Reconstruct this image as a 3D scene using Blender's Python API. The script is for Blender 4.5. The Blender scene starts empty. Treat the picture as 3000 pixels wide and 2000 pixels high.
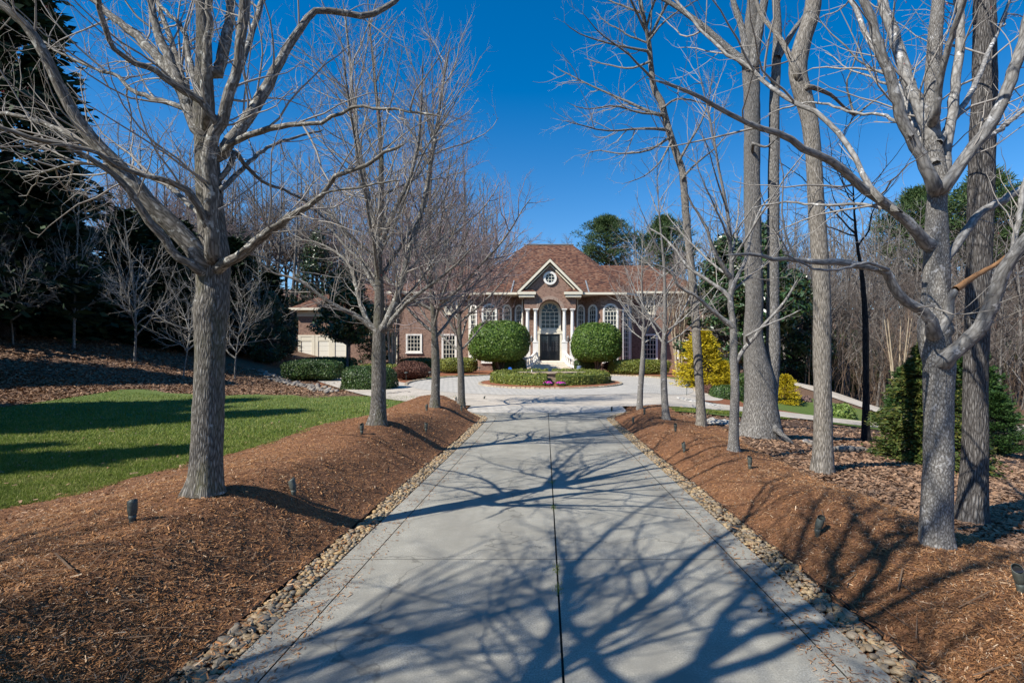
import bpy, math, random
import numpy as np
from mathutils import Vector
C = bpy.context
SC = C.scene
COL = SC.collection
R = math.radians
pi = math.pi

# ------------------------------------------------------------------ camera, sky, sun, exposure
F, VX, VY, HC = 1500.0, 1598.0, 1068.0, 1.7          # focal length in photo pixels, vanishing point, eye height
cam = bpy.data.cameras.new('camera'); cam.sensor_width = 36; cam.lens = 18
cam.shift_x = -98/3000; cam.shift_y = 68/3000; cam.clip_end = 3000; cam.clip_start = .05
camo = bpy.data.objects.new('camera', cam); COL.objects.link(camo)
camo.location = (0, 0, HC); camo.rotation_euler = (R(90), 0, 0)
SC.camera = camo
SUN_EL, SUN_AZ = R(43), R(37)                         # light travels (+cos az, +sin az)
sd = Vector((math.cos(SUN_EL)*math.cos(SUN_AZ), math.cos(SUN_EL)*math.sin(SUN_AZ), -math.sin(SUN_EL)))
sun = bpy.data.lights.new('sun', 'SUN'); sun.energy = 5.0; sun.angle = R(.5); sun.color = (1, .95, .86)
suno = bpy.data.objects.new('sun', sun); COL.objects.link(suno)
suno.rotation_euler = sd.to_track_quat('-Z', 'Y').to_euler()
W = bpy.data.worlds.new('World'); SC.world = W; W.use_nodes = True
wn = W.node_tree; bg = wn.nodes['Background']
sky = wn.nodes.new('ShaderNodeTexSky'); sky.sky_type = 'NISHITA'; sky.sun_disc = False
sky.sun_elevation = SUN_EL; sky.sun_rotation = math.atan2(-sd.x, -sd.y)
sky.altitude = 300; sky.air_density = 1.0; sky.dust_density = .2; sky.ozone_density = 4.0
hs = wn.nodes.new('ShaderNodeHueSaturation'); hs.inputs['Saturation'].default_value = 1.46
tcw = wn.nodes.new('ShaderNodeTexCoord'); sep = wn.nodes.new('ShaderNodeSeparateXYZ'); mrw = wn.nodes.new('ShaderNodeMapRange')
wn.links.new(tcw.outputs['Generated'], sep.inputs[0]); wn.links.new(sep.outputs[2], mrw.inputs[0])
for i_, v_ in ((1, .12), (2, .6), (3, 1.24), (4, 1.46)): mrw.inputs[i_].default_value = v_
wn.links.new(mrw.outputs[0], hs.inputs['Saturation'])
wn.links.new(sky.outputs[0], hs.inputs['Color']); wn.links.new(hs.outputs[0], bg.inputs[0])
bg.inputs[1].default_value = .116
SC.view_settings.view_transform = 'Standard'; SC.view_settings.look = 'None'
SC.view_settings.exposure = .55; SC.view_settings.gamma = 1
SC.cycles.max_bounces = 6; SC.cycles.diffuse_bounces = 3; SC.cycles.glossy_bounces = 3
SC.cycles.transparent_max_bounces = 6

# ------------------------------------------------------------------ objects and meshes
def tag(o, label=None, cat=None, group=None, kind=None):
    if label: o['label'] = label
    if cat: o['category'] = cat
    if group: o['group'] = group
    if kind: o['kind'] = kind
    return o

def thing(name, label, cat, loc=(0, 0, 0), group=None, rz=0):
    o = bpy.data.objects.new(name, None); COL.objects.link(o)
    o.location = loc; o.rotation_euler = (0, 0, rz); o.empty_display_size = .2
    return tag(o, label, cat, group)

def mesh_from(name, V, F_, mats, smooth=False, uv=None, mi=None, loc=(0, 0, 0)):
    """V (n,3); F_ a list of (m,k) index arrays; uv per loop; mi per face"""
    V = np.asarray(V, float) - np.asarray(loc, float)
    F_ = [np.asarray(f, dtype=np.int32) for f in F_ if len(f)]
    me = bpy.data.meshes.new(name)
    me.vertices.add(len(V)); me.vertices.foreach_set('co', V.astype(np.float32).ravel())
    tot = np.concatenate([np.full(len(f), f.shape[1], np.int32) for f in F_])
    loops = np.concatenate([f.ravel() for f in F_])
    me.loops.add(len(loops)); me.loops.foreach_set('vertex_index', loops)
    me.polygons.add(len(tot))
    me.polygons.foreach_set('loop_start', np.concatenate([[0], np.cumsum(tot)[:-1]]).astype(np.int32))
    if uv is not None:
        l = me.uv_layers.new(name='UVMap'); l.data.foreach_set('uv', np.asarray(uv, np.float32).ravel())
    for m in (mats if isinstance(mats, (list, tuple)) else [mats]): me.materials.append(m)
    if mi is not None: me.polygons.foreach_set('material_index', np.asarray(mi, np.int32))
    sm = np.full(len(tot), bool(smooth)) if not isinstance(smooth, np.ndarray) else smooth
    me.polygons.foreach_set('use_smooth', sm)
    me.update(calc_edges=True); me.validate()
    return me

def link(name, me, parent=None):
    o = bpy.data.objects.new(name, me); COL.objects.link(o)
    if parent is not None: o.parent = parent
    return o

class MB:
    """collects quads and n-gons, gives every face a metric uv"""
    def __init__(s): s.v = []; s.f = []; s.m = []; s.k = 0
    def add(s, vs, fs):
        b = len(s.v); s.v += [tuple(map(float, p)) for p in vs]; s.f += [tuple(b+i for i in f) for f in fs]; s.m += [s.k]*len(fs)
    def box(s, x0, x1, y0, y1, z0, z1):
        s.add([(x0,y0,z0),(x1,y0,z0),(x1,y1,z0),(x0,y1,z0),(x0,y0,z1),(x1,y0,z1),(x1,y1,z1),(x0,y1,z1)],
              [(0,3,2,1),(4,5,6,7),(0,1,5,4),(1,2,6,5),(2,3,7,6),(3,0,4,7)])
    def poly(s, pts): s.add(pts, [tuple(range(len(pts)))])
    def slab(s, a, b, z0, z1, t):
        """upright wall slab from a to b (xy), thickness t away from the viewer's side (left of a->b)"""
        d = np.subtract(b, a); d = d/np.hypot(*d); n = np.array((-d[1], d[0]))*t
        p = [a, b, tuple(b+n), tuple(a+n)]
        s.add([(q[0],q[1],z0) for q in p]+[(q[0],q[1],z1) for q in p],
              [(0,3,2,1),(4,5,6,7),(0,1,5,4),(1,2,6,5),(2,3,7,6),(3,0,4,7)])
    def prism(s, pts, d):
        """polygon pts (3d, ordered) pushed by vector d"""
        n = len(pts); q = [tuple(np.add(p, d)) for p in pts]
        s.add(list(pts)+q, [tuple(range(n)), tuple(range(2*n-1, n-1, -1))]+[(i, i+n, (i+1) % n+n, (i+1) % n) for i in range(n)])
    def lathe(s, c, prof, n=16, cap=True):
        b = []
        for r, z in prof:
            for i in range(n): b.append((c[0]+r*math.cos(2*pi*i/n), c[1]+r*math.sin(2*pi*i/n), c[2]+z))
        fs = [(j*n+i, j*n+(i+1) % n, (j+1)*n+(i+1) % n, (j+1)*n+i) for j in range(len(prof)-1) for i in range(n)]
        if cap: fs += [tuple(range(n-1, -1, -1)), tuple(range((len(prof)-1)*n, len(prof)*n))]
        s.add(b, fs)
    def bar(s, a, b, w, h=None):
        a = np.array(a, float); b = np.array(b, float); d = b-a; L = np.linalg.norm(d); d /= L
        up = np.array((0, 0, 1.)) if abs(d[2]) < .9 else np.array((0, 1., 0))
        u = np.cross(d, up); u /= np.linalg.norm(u); v = np.cross(u, d); h = h or w
        p = [a+u*sx*w/2+v*sy*h/2 for sx, sy in ((-1,-1),(1,-1),(1,1),(-1,1))]
        s.add(p+[q+d*L for q in p], [(0,3,2,1),(4,5,6,7),(0,1,5,4),(1,2,6,5),(2,3,7,6),(3,0,4,7)])
    def build(s, name, mats, parent=None, loc=(0, 0, 0), smooth=False, xf=None, bevel=0):
        V = np.array(s.v, float)
        if xf is not None: V = xf(V)
        uv = []
        for f in s.f:
            P = V[list(f)]
            n = np.zeros(3)
            for i in range(len(f)): n += np.cross(P[i]-P[0], P[(i+1) % len(f)]-P[0])
            ln = np.linalg.norm(n); n = n/ln if ln > 1e-12 else np.array((0, 0, 1.))
            if abs(n[2]) > .985: uv += [(p[0], p[1]) for p in P]
            else:
                t = np.cross((0, 0, 1.), n); t /= np.linalg.norm(t); bb = np.cross(n, t)
                uv += [(p@t, p@bb) for p in P]
        groups = {}
        me = bpy.data.meshes.new(name)
        me.from_pydata([tuple(p) for p in V-np.asarray(loc, float)], [], s.f)
        l = me.uv_layers.new(name='UVMap'); l.data.foreach_set('uv', np.array(uv, np.float32).ravel())
        for m in (mats if isinstance(mats, (list, tuple)) else [mats]): me.materials.append(m)
        me.polygons.foreach_set('material_index', s.m)
        if smooth: me.polygons.foreach_set('use_smooth', [True]*len(s.f))
        me.update()
        o = link(name, me, parent)
        if bevel:
            b = o.modifiers.new('bevel', 'BEVEL'); b.width = bevel; b.segments = 2; b.limit_method = 'ANGLE'
        return o

# ------------------------------------------------------------------ materials
def hexlin(h):
    c = [int(h[i:i+2], 16)/255 for i in (0, 2, 4)]
    return tuple(x/12.92 if x <= .04045 else ((x+.055)/1.055)**2.4 for x in c)
class NT:
    def __init__(s, name):
        s.m = bpy.data.materials.new(name); s.m.use_nodes = True; s.t = s.m.node_tree
        s.b = s.t.nodes['Principled BSDF']; s.b.inputs['Specular IOR Level'].default_value = .3
    def n(s, ty, **kw):
        o = s.t.nodes.new('ShaderNode'+ty)
        for k, v in kw.items():
            if k.startswith('_'): setattr(o, k[1:], v)
            else:
                key = k.replace('__', ' ') if not k.startswith('i') or not k[1:].isdigit() else int(k[1:])
                inp = o.inputs[key]
                if isinstance(v, bpy.types.NodeSocket): s.t.links.new(v, inp)
                else: inp.default_value = v if not (isinstance(v, tuple) and len(v) == 3 and inp.type == 'RGBA') else v+(1,)
        return o
    def out(s, sock, v):
        inp = s.b.inputs[sock]
        if isinstance(v, bpy.types.NodeSocket): s.t.links.new(v, inp)
        else: inp.default_value = v if not (isinstance(v, tuple) and len(v) == 3 and inp.type == 'RGBA') else v+(1,)
    def ramp(s, fac, stops, interp='LINEAR'):
        o = s.t.nodes.new('ShaderNodeValToRGB'); e = o.color_ramp.elements; o.color_ramp.interpolation = interp
        while len(e) < len(stops): e.new(.5)
        for i, (p, c) in enumerate(stops): e[i].position = p; e[i].color = tuple(c)+(1,)
        s.t.links.new(fac, o.inputs[0]); return o.outputs[0]
    def coord(s, which='Object', scale=(1, 1, 1)):
        o = s.n('TexCoord').outputs[which]
        return s.n('Mapping', Vector=o, Scale=scale).outputs[0] if scale != (1, 1, 1) else o
    def noise(s, vec, sc, det=4, rough=.6): return s.n('TexNoise', Vector=vec, Scale=float(sc), Detail=float(det), Roughness=rough).outputs[0]
    def mix(s, f, a, b, mode='MIX'):
        o = s.n('Mix', _data_type='RGBA', _blend_type=mode)
        for i, v in ((0, f), (6, a), (7, b)):
            if isinstance(v, bpy.types.NodeSocket): s.t.links.new(v, o.inputs[i])
            else: o.inputs[i].default_value = v if i == 0 else tuple(v)+(1,)
        return o.outputs[2]
    def bump(s, h, strength=.5, dist=.02):
        s.out('Normal', s.n('Bump', Height=h, Strength=strength, Distance=dist).outputs[0])
    def math(s, op, a, b=0.):
        return s.n('Math', _operation=op, i0=a, i1=b).outputs[0]

def leafmat(name, cols, rough=.5, spec=.35, trans=.0):
    """foliage: one colour out of a ramp per leaf"""
    k = NT(name); r = k.n('NewGeometry').outputs['Random Per Island']
    n = len(cols); c = k.ramp(r, [(i/max(1, n-1), q) for i, q in enumerate(cols)])
    ob = k.n('ObjectInfo').outputs['Random']
    c = k.n('HueSaturation', Color=c, Value=k.math('MULTIPLY_ADD', ob, .3)).outputs[0] if False else c
    k.out('Base Color', c); k.out('Roughness', rough); k.out('Specular IOR Level', spec)
    if trans:
        tr = k.n('BsdfTranslucent', Color=c); mx = k.n('MixShader', Fac=trans)
        k.t.links.new(k.b.outputs[0], mx.inputs[1]); k.t.links.new(tr.outputs[0], mx.inputs[2])
        k.t.links.new(mx.outputs[0], k.t.nodes['Material Output'].inputs[0])
    return k.m

def flat(name, col, rough=.5, spec=.3, metal=0, nz=0, nsc=8, bump=0):
    k = NT(name); k.out('Roughness', rough); k.out('Specular IOR Level', spec); k.out('Metallic', metal)
    if nz:
        v = k.coord(); f = k.noise(v, nsc, 6)
        a = tuple(x*(1-nz) for x in col); b = tuple(min(1, x*(1+nz)) for x in col)
        k.out('Base Color', k.ramp(f, [(.3, a), (.7, b)]))
        if bump: k.bump(k.noise(v, nsc*4, 5), bump, .01)
    else: k.out('Base Color', col)
    return k.m

def barkmat(name, cols, su, sv, strength, patch=None, dist=.012, moss=None):
    """bark drawn along the branch: u runs round it, v along it (metres)"""
    k = NT(name); uv = k.n('TexCoord').outputs['UV']
    m = k.n('Mapping', Vector=uv, Scale=(su, sv, 1)).outputs[0]
    a = k.noise(m, 1, 6, .65)
    v = k.n('TexVoronoi', Vector=m, Scale=.8, Randomness=1., _feature='DISTANCE_TO_EDGE').outputs[0]
    h = k.math('ADD', k.math('MULTIPLY', a, .8), k.math('MULTIPLY', k.math('MINIMUM', v, .35), 1.2))
    c = k.ramp(h, [(.3, cols[0]), (.55, cols[1]), (.85, cols[2])])
    if patch:                                            # lichen and pale patches
        p = k.noise(k.coord(), patch[1], 5, .7)
        c = k.mix(k.ramp(p, [(patch[2], (0,)*3), (patch[2]+.05, (1,)*3)]), c, patch[0])
    if moss:
        p = k.noise(k.coord('Object', (1, 1, .35)), moss[1], 4, .6)
        c = k.mix(k.ramp(p, [(moss[2], (0,)*3), (moss[2]+.25, (.6,)*3)]), c, moss[0])
    k.out('Base Color', c); k.out('Roughness', .9); k.out('Specular IOR Level', .12); k.bump(h, strength, dist)
    return k.m

# ------------------------------------------------------------------ terrain
def sst(a, b, x):
    t = np.clip((np.asarray(x, float)-a)/(b-a), 0, 1); return t*t*(3-2*t)
def softp(t, w): return (t+np.sqrt(t*t+w*w))/2
def tz(x, y):
    x = np.asarray(x, float); y = np.asarray(y, float)
    yy = np.minimum(y, 52)
    s = .036*softp(yy-17, 2.)*sst(10, 15, yy)
    f = 1-sst(25.5, 36, y)*(1-sst(15, 26, x))
    drop = .15*(softp(np.minimum(x, 21)-5.5, 1.6))*sst(4.1, 6.5, x)
    bank = 3.0*sst(15, 33, -x)*sst(15, 30, y)+.9*sst(24, 40, -x)*(1-sst(15, 30, y))
    far = 17.0*sst(70, 150, np.hypot(x, y))
    return s-drop*f+bank+far
def px(p, q, Y): return np.array(((p-VX)*Y/F, Y, HC+(VY-q)*Y/F))
def hit(p, q, fn=None):
    """where the sight line through photo pixel (p, q) meets the ground"""
    fn = fn or tz
    Y = np.linspace(1.5, 90, 9000); d = HC+(VY-q)*Y/F-fn((p-VX)*Y/F, Y)
    i = int(np.argmax(d < 0)) if (d < 0).any() else 8999
    return np.array(((p-VX)*Y[i]/F, Y[i], float(fn((p-VX)*Y[i]/F, Y[i]))))

DL, DR = -1.78, 1.88                                     # driveway edges
SL, SR = DL-.245, DR+.245                                  # outer edges of the river-stone strips
def flare(y): return .9*sst(15.2, 18.2, y)**2
def lawn_edge(y): return -5.9-.35*np.sin(y*.45)-.03*y+2.2*sst(13, 20, y)    # where the left mulch meets the lawn
def litter_edge(y): return 4.05+.3*np.sin(y*.5+1)+.35*sst(9, 17, y)
def zl(x, y):                                            # top of the left mulch berm
    d = (SL-flare(y))-x
    end = 1-sst(18.7, 20.9, y+np.maximum(0, .25*(1.4-d)))
    wav = .5+.07*np.sin(y*1.25+1.1)+.05*np.sin(y*.55+2)
    fall = 1-sst(1.1, 3.9, d)
    return tz(x, y)+.045*sst(-.02, .25, d)+end*wav*sst(-.05, 1.0, d)*fall
def zr(x, y):
    d = x-(SR+flare(y))
    end = 1-sst(17.4, 19.6, y+np.maximum(0, .2*(1.2-d)))
    wav = .2+.06*np.sin(y*1.4+.4)
    return tz(x, y)+.045*sst(-.02, .25, d)+end*wav*sst(-.05, .8, d)*(1-sst(.9, 2.2, d))

def strip(name, mat, xa, xb, y0, y1, nx, ny, zf, smooth=True):
    v = np.linspace(y0, y1, ny); u = np.linspace(0, 1, nx)
    A = xa(v); B = xb(v)
    X = A[:, None]*(1-u)+B[:, None]*u; Y = np.repeat(v[:, None], nx, 1); Z = zf(X, Y)
    V = np.stack([X, Y, Z], -1).reshape(-1, 3); i = np.arange(nx*ny).reshape(ny, nx)
    f = np.stack([i[:-1, :-1], i[:-1, 1:], i[1:, 1:], i[1:, :-1]], -1).reshape(-1, 4)
    o = link(name, mesh_from(name, V, [f], mat, smooth)); return o

def ribbon(name, mat, pts, w, off, n=80, nw=5, kind='structure'):
    """a road laid over the ground along pts; w = half width (number or list)"""
    P = catmull(np.array(pts, float), n); ww = np.interp(np.linspace(0, 1, n), np.linspace(0, 1, len(pts)), w if isinstance(w, (list, tuple)) else [w]*len(pts))
    T = np.gradient(P, axis=0); T /= np.linalg.norm(T, axis=1)[:, None]; N = np.stack([-T[:, 1], T[:, 0]], -1)
    u = np.linspace(-1, 1, nw); XY = P[:, None, :]+N[:, None, :]*ww[:, None, None]*u[None, :, None]
    Z = tz(XY[..., 0], XY[..., 1])+off
    V = np.concatenate([XY, Z[..., None]], -1).reshape(-1, 3); i = np.arange(n*nw).reshape(n, nw)
    f = np.stack([i[:-1, :-1], i[1:, :-1], i[1:, 1:], i[:-1, 1:]], -1).reshape(-1, 4)
    return tag(link(name, mesh_from(name, V, [f], mat, True)), kind=kind)

def catmull(P, n):
    P = np.asarray(P, float); Q = np.vstack([2*P[0]-P[1], P, 2*P[-1]-P[-2]]); m = len(P)-1
    L = np.concatenate([[0], np.cumsum(np.linalg.norm(np.diff(P, axis=0), axis=1))]); s = np.linspace(0, L[-1], n)
    i = np.clip(np.searchsorted(L, s, 'right')-1, 0, m-1); t = ((s-L[i])/np.maximum(1e-9, L[i+1]-L[i]))[:, None]
    a, b, c, d = Q[i], Q[i+1], Q[i+2], Q[i+3]
    return .5*(2*b+(c-a)*t+(2*a-5*b+4*c-d)*t*t+(3*b-a-3*c+d)*t**3)
# ------------------------------------------------------------------ ground materials
def leafmat2(name, dark, pale, scale, cols, rough=.9, spec=.1, trans=0.):
    """like leafmat, with damp and faded patches over the ground"""
    m = leafmat(name, cols, rough, spec, trans); t = m.node_tree; rp = [n for n in t.nodes if n.type == 'VALTORGB'][0]
    users = [l.to_socket for l in rp.outputs[0].links]
    tc = t.nodes.new('ShaderNodeTexCoord'); nz = t.nodes.new('ShaderNodeTexNoise'); nz.inputs['Scale'].default_value = scale; nz.inputs['Detail'].default_value = 5; nz.inputs['Roughness'].default_value = .65; t.links.new(tc.outputs['Object'], nz.inputs['Vector'])
    r = rp.outputs[0]
    for lo, hi, c, a in ((.5, .3, dark, .65), (.55, .72, pale, .4)):
        mr = t.nodes.new('ShaderNodeMapRange'); mr.inputs[1].default_value = lo; mr.inputs[2].default_value = hi; mr.inputs[3].default_value = 0; mr.inputs[4].default_value = a; t.links.new(nz.outputs[0], mr.inputs[0])
        mx = t.nodes.new('ShaderNodeMix'); mx.data_type = 'RGBA'; t.links.new(mr.outputs[0], mx.inputs[0]); t.links.new(r, mx.inputs[6]); mx.inputs[7].default_value = c+(1,); r = mx.outputs[2]
    for u in users: t.links.new(r, u)
    return m
def m_litter():
    k = NT('leaf litter soil'); v = k.coord()
    a = k.noise(v, 9, 8, .75); b = k.noise(v, 60, 4, .7); c = k.noise(v, .5, 3)
    h = k.math('ADD', k.math('MULTIPLY', a, .5), k.math('MULTIPLY', b, .5))
    col = k.ramp(h, [(.34, (.03, .018, .012)), (.48, (.13, .076, .045)), (.6, (.23, .145, .09)), (.72, (.36, .25, .17))])
    col = k.mix(k.math('MULTIPLY', c, .5), col, (.13, .07, .045))
    k.out('Base Color', col); k.out('Roughness', .95); k.bump(h, .8, .05); return k.m
def m_mulch(name='shredded bark mulch', red=1.0):
    k = NT(name); v = k.coord()
    w = k.n('Mapping', Vector=v, Rotation=(0, 0, .6), Scale=(14, 55, 30)).outputs[0]
    w2 = k.n('Mapping', Vector=v, Rotation=(0, 0, -.7), Scale=(14, 55, 30)).outputs[0]
    h = k.math('MAXIMUM', k.noise(w, 1, 5, .7), k.noise(w2, 1, 5, .7))
    col = k.ramp(h, [(.4, (.06, .027, .014)), (.52, (.21*red, .097, .046)), (.66, (.36*red, .18, .088)), (.82, (.52, .32, .18))])
    p = k.noise(v, 1.3, 4); col = k.mix(k.math('MULTIPLY', p, .35), col, (.075, .032, .016))
    k.out('Base Color', col); k.out('Roughness', .95); k.bump(h, .9, .03); return k.m
def m_lawn():
    k = NT('lawn turf'); v = k.coord()
    b = k.noise(v, 35, 5, .75); c = k.noise(v, .6, 4)
    col = k.ramp(b, [(.3, (.03, .055, .01)), (.5, (.085, .135, .022)), (.75, (.17, .22, .055))])
    col = k.mix(k.ramp(c, [(.35, (0,)*3), (.7, (.6,)*3)]), col, (.14, .16, .05))
    k.out('Base Color', col); k.out('Roughness', .9); k.bump(b, .7, .03); return k.m
def m_concrete(name, base, sc=1., worn=False):
    k = NT(name); v = k.coord()
    f = k.noise(v, 90*sc, 5, .8); g = k.noise(v, 2.2*sc, 6, .65); g2 = k.noise(k.n('Mapping', Vector=v, Scale=(1, .22, 1)).outputs[0], 1.6, 5, .7)
    a = tuple(x*.72 for x in base); b = tuple(min(1, x*1.25) for x in base)
    col = k.ramp(f, [(.32, tuple(x*.42 for x in base)), (.5, base), (.68, tuple(min(1, x*1.6) for x in base))])
    col = k.mix(k.ramp(g, [(.38, (.8,)*3), (.6, (0,)*3)]), col, a)  # broad mottling; on the driveway it also paints in dappled twig shade
    col = k.mix(k.ramp(g2, [(.58, (0,)*3), (.8, (.4,)*3)]), col, b)
    if worn:                                             # tyre tracks, stains doubling as painted dappled twig shade, pale scuffs, hairline cracks
        tr = k.noise(k.n('Mapping', Vector=v, Scale=(2.2, .09, 1)).outputs[0], 1, 3, .5)
        col = k.mix(k.ramp(tr, [(.5, (0,)*3), (.68, (.45,)*3)]), col, tuple(x*.62 for x in base))
        bl = k.noise(v, .75, 7, .72); col = k.mix(k.ramp(bl, [(.47, (0,)*3), (.62, (.75,)*3)]), col, tuple(x*.7 for x in base))
        sc_ = k.noise(k.n('Mapping', Vector=v, Rotation=(0, 0, .5), Scale=(1.2, 5, 1)).outputs[0], 1.5, 4, .6); col = k.mix(k.ramp(sc_, [(.66, (0,)*3), (.74, (.4,)*3)]), col, tuple(min(1, x*1.6) for x in base))
        dv = k.n('VectorMath', _operation='ADD', i0=v, i1=k.n('TexNoise', Vector=v, Scale=2.5, Detail=4.).outputs[1]).outputs[0]
        cr = k.n('TexVoronoi', Vector=dv, Scale=.33, _feature='DISTANCE_TO_EDGE').outputs[0]; col = k.mix(k.ramp(cr, [(.0, (.7,)*3), (.006, (0,)*3)]), col, tuple(x*.35 for x in base))
    k.out('Base Color', col); k.out('Roughness', .85); k.out('Specular IOR Level', .25)
    k.bump(k.math('ADD', k.math('MULTIPLY', f, .6), k.math('MULTIPLY', g, .4)), .35, .006); return k.m
def m_pavers():
    k = NT('grey cobble pavers'); v = k.n('Mapping', Vector=k.coord(), Rotation=(0, 0, .5)).outputs[0]
    br = k.n('TexBrick', Vector=v, Color1=(.5, .465, .405), Color2=(.36, .335, .295), Mortar=(.2, .19, .165), Scale=1., Mortar__Size=.018, Brick__Width=.36, Row__Height=.22, Bias=-.1)
    n = k.noise(k.coord(), 1.2, 4); c = k.mix(k.math('MULTIPLY', n, .4), br.outputs[0], (.46, .425, .37))
    k.out('Base Color', c); k.out('Roughness', .85); k.bump(br.outputs[1], -.5, .02); return k.m
M_LIT = m_litter(); M_MUL = m_mulch(); M_MULR = m_mulch('reddish bed mulch', 1.25); M_LAWN = m_lawn()
M_DRIVE = m_concrete('grey driveway concrete', (.33, .312, .262), 1., True); M_TAN = m_concrete('tan concrete', (.5, .44, .36), .5)
M_PAV = m_pavers(); M_JOINT = flat('dark joint soil', (.02, .02, .013), .95)
M_CHIP = leafmat2('bark chips', (.1, .045, .024), (.42, .27, .16), 1.1, [(.09, .041, .019), (.21, .098, .04), (.37, .178, .073), (.28, .134, .056), (.5, .275, .13), (.41, .2, .086), (.17, .08, .036), (.7, .52, .34)], .9, .1)
M_LEAF = leafmat('fallen leaves', [(.11, .06, .034), (.22, .128, .075), (.34, .215, .135), (.18, .098, .057), (.36, .235, .15), (.27, .16, .095)], .85, .15)
M_GRASS = leafmat2('grass blades', (.06, .11, .015), (.33, .28, .12), .9, [(.085, .135, .014), (.15, .205, .026), (.22, .265, .045), (.18, .225, .032), (.42, .37, .16)], .7, .25, .25)
B_GT = flat('fallen twig wood', (.17, .11, .07), .9, .1)
M_STONE = leafmat('river stones', [(.3, .2, .1), (.19, .16, .12), (.4, .28, .14), (.3, .245, .17), (.14, .125, .1), (.36, .24, .11), (.25, .2, .14)], .55, .35)
def m_stone1():
    k = NT('river stone'); r = k.n('ObjectInfo').outputs['Random']
    c = k.ramp(r, [(0, (.3, .2, .1)), (.18, (.17, .15, .115)), (.36, (.4, .28, .14)), (.52, (.3, .25, .18)), (.68, (.13, .12, .1)), (.84, (.36, .24, .11)), (1, (.22, .19, .14))])
    n = k.noise(k.coord(), 30, 5); c = k.mix(k.math('MULTIPLY', n, .5), c, (.16, .13, .1))
    k.out('Base Color', c); k.out('Roughness', .55); k.out('Specular IOR Level', .35); return k.m
M_STONE1 = m_stone1()
M_COB = leafmat('tan cobbles', [(.38, .3, .21), (.3, .25, .19), (.45, .37, .27), (.34, .27, .18)], .85, .2)
M_WSTONE = leafmat('pale stones', [(.38, .36, .32), (.28, .26, .23), (.48, .46, .42), (.2, .185, .165)], .8, .2)
M_GSTONE = leafmat('grey brown stones', [(.22, .19, .16), (.15, .13, .11), (.3, .27, .23), (.19, .16, .13), (.36, .33, .3)], .8, .2)

# ------------------------------------------------------------------ the ground
def graded(a, b, c, d, st, nfar):
    near = np.arange(b, c+1e-6, st); t = np.linspace(0, 1, nfar+1)[1:]
    return np.concatenate([(b+(a-b)*t**2.5)[::-1], near, c+(d-c)*t**2.5])
gx = graded(-500, -40, 34, 500, .5, 16); gy = graded(-120, -8, 62, 900, .5, 16)
X, Y = np.meshgrid(gx, gy); Z = tz(X, Y)
Z -= .14*((X > -2.7-flare(Y)) & (X < 2.75+flare(Y)) & (Y < 19.2))
i = np.arange(X.size).reshape(X.shape)
ground = tag(link('ground', mesh_from('ground', np.stack([X, Y, Z], -1).reshape(-1, 3), [np.stack([i[:-1, :-1], i[:-1, 1:], i[1:, 1:], i[1:, :-1]], -1).reshape(-1, 4)], M_LIT, True)), kind='structure')

# lawn on the left
nx, ny = 90, 120
U, Vv = np.meshgrid(np.linspace(0, 1, nx), np.linspace(0, 1, ny))
yy = -6+Vv*(29.5+.5*np.sin(U*19)+.3*np.sin(U*41)+.4*np.sin(U*6))
xa = -32+12.5*sst(14, 18.5, yy); xb = lawn_edge(yy)+.35
xx = xa+(xb-xa)*U; i = np.arange(nx*ny).reshape(ny, nx)
LQ = np.stack([i[:-1, :-1], i[:-1, 1:], i[1:, 1:], i[1:, :-1]], -1).reshape(-1, 4)
tag(link('lawn', mesh_from('lawn', np.stack([xx, yy, tz(xx, yy)+.03], -1).reshape(-1, 3), [LQ], M_LAWN, True)), kind='structure')

# mulch berms on both sides of the drive
def rough(zf, amp):
    rng = np.random.default_rng(4)
    def g(x, y): return zf(x, y)+amp*(np.sin(x*9.1+y*4.3)*np.sin(y*7.7-x*3.1)+.7*np.sin(x*21+1)*np.sin(y*17+x*6))
    return g
tag(strip('mulch_bed', M_MUL, lawn_edge, lambda y: SL-flare(y), -9, 20.9, 60, 380, rough(zl, .012)), kind='structure')
tag(strip('mulch_bed', M_MUL, lambda y: SR+flare(y), litter_edge, -9, 19.6, 44, 360, rough(zr, .01)), kind='structure')
# driveway: slabs between joints
mb = MB(); y0 = -9.; jts = [-9]+[4.48+4.3*k for k in range(-3, 4)]+[17.6]
jts = sorted(set(j for j in jts if j <= 17.6))
g = .0035
for a, b in zip(jts[:-1], jts[1:]):
    n = 10 if b > 15 else 1
    for p, q in ((lambda y: DL-flare(y), lambda y: DL+.235-flare(y)*.8), (lambda y: DL+.245-flare(y)*.8, lambda y: .09), (lambda y: .104, lambda y: DR-.245+flare(y)*.8), (lambda y: DR-.235+flare(y)*.8, lambda y: DR+flare(y))):
        ys = np.linspace(a+g, b-g, n+1)
        for s, t in zip(ys[:-1], ys[1:]):
            mb.poly([(float(p(s)), s, float(tz(0, s))), (float(q(s)), s, float(tz(0, s))), (float(q(t)), t, float(tz(0, t))), (float(p(t)), t, float(tz(0, t)))])
mb.k = 1
ys = np.linspace(-9, 17.62, 60)
for s, t in zip(ys[:-1], ys[1:]): mb.poly([(DL-float(flare(s))+.01, s, float(tz(0, s))-.016), (DR+float(flare(s))-.01, s, float(tz(0, s))-.016), (DR+float(flare(t))-.01, t, float(tz(0, t))-.016), (DL-float(flare(t))+.01, t, float(tz(0, t))-.016)])
tag(mb.build('driveway', [M_DRIVE, M_JOINT]), kind='structure')
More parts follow.
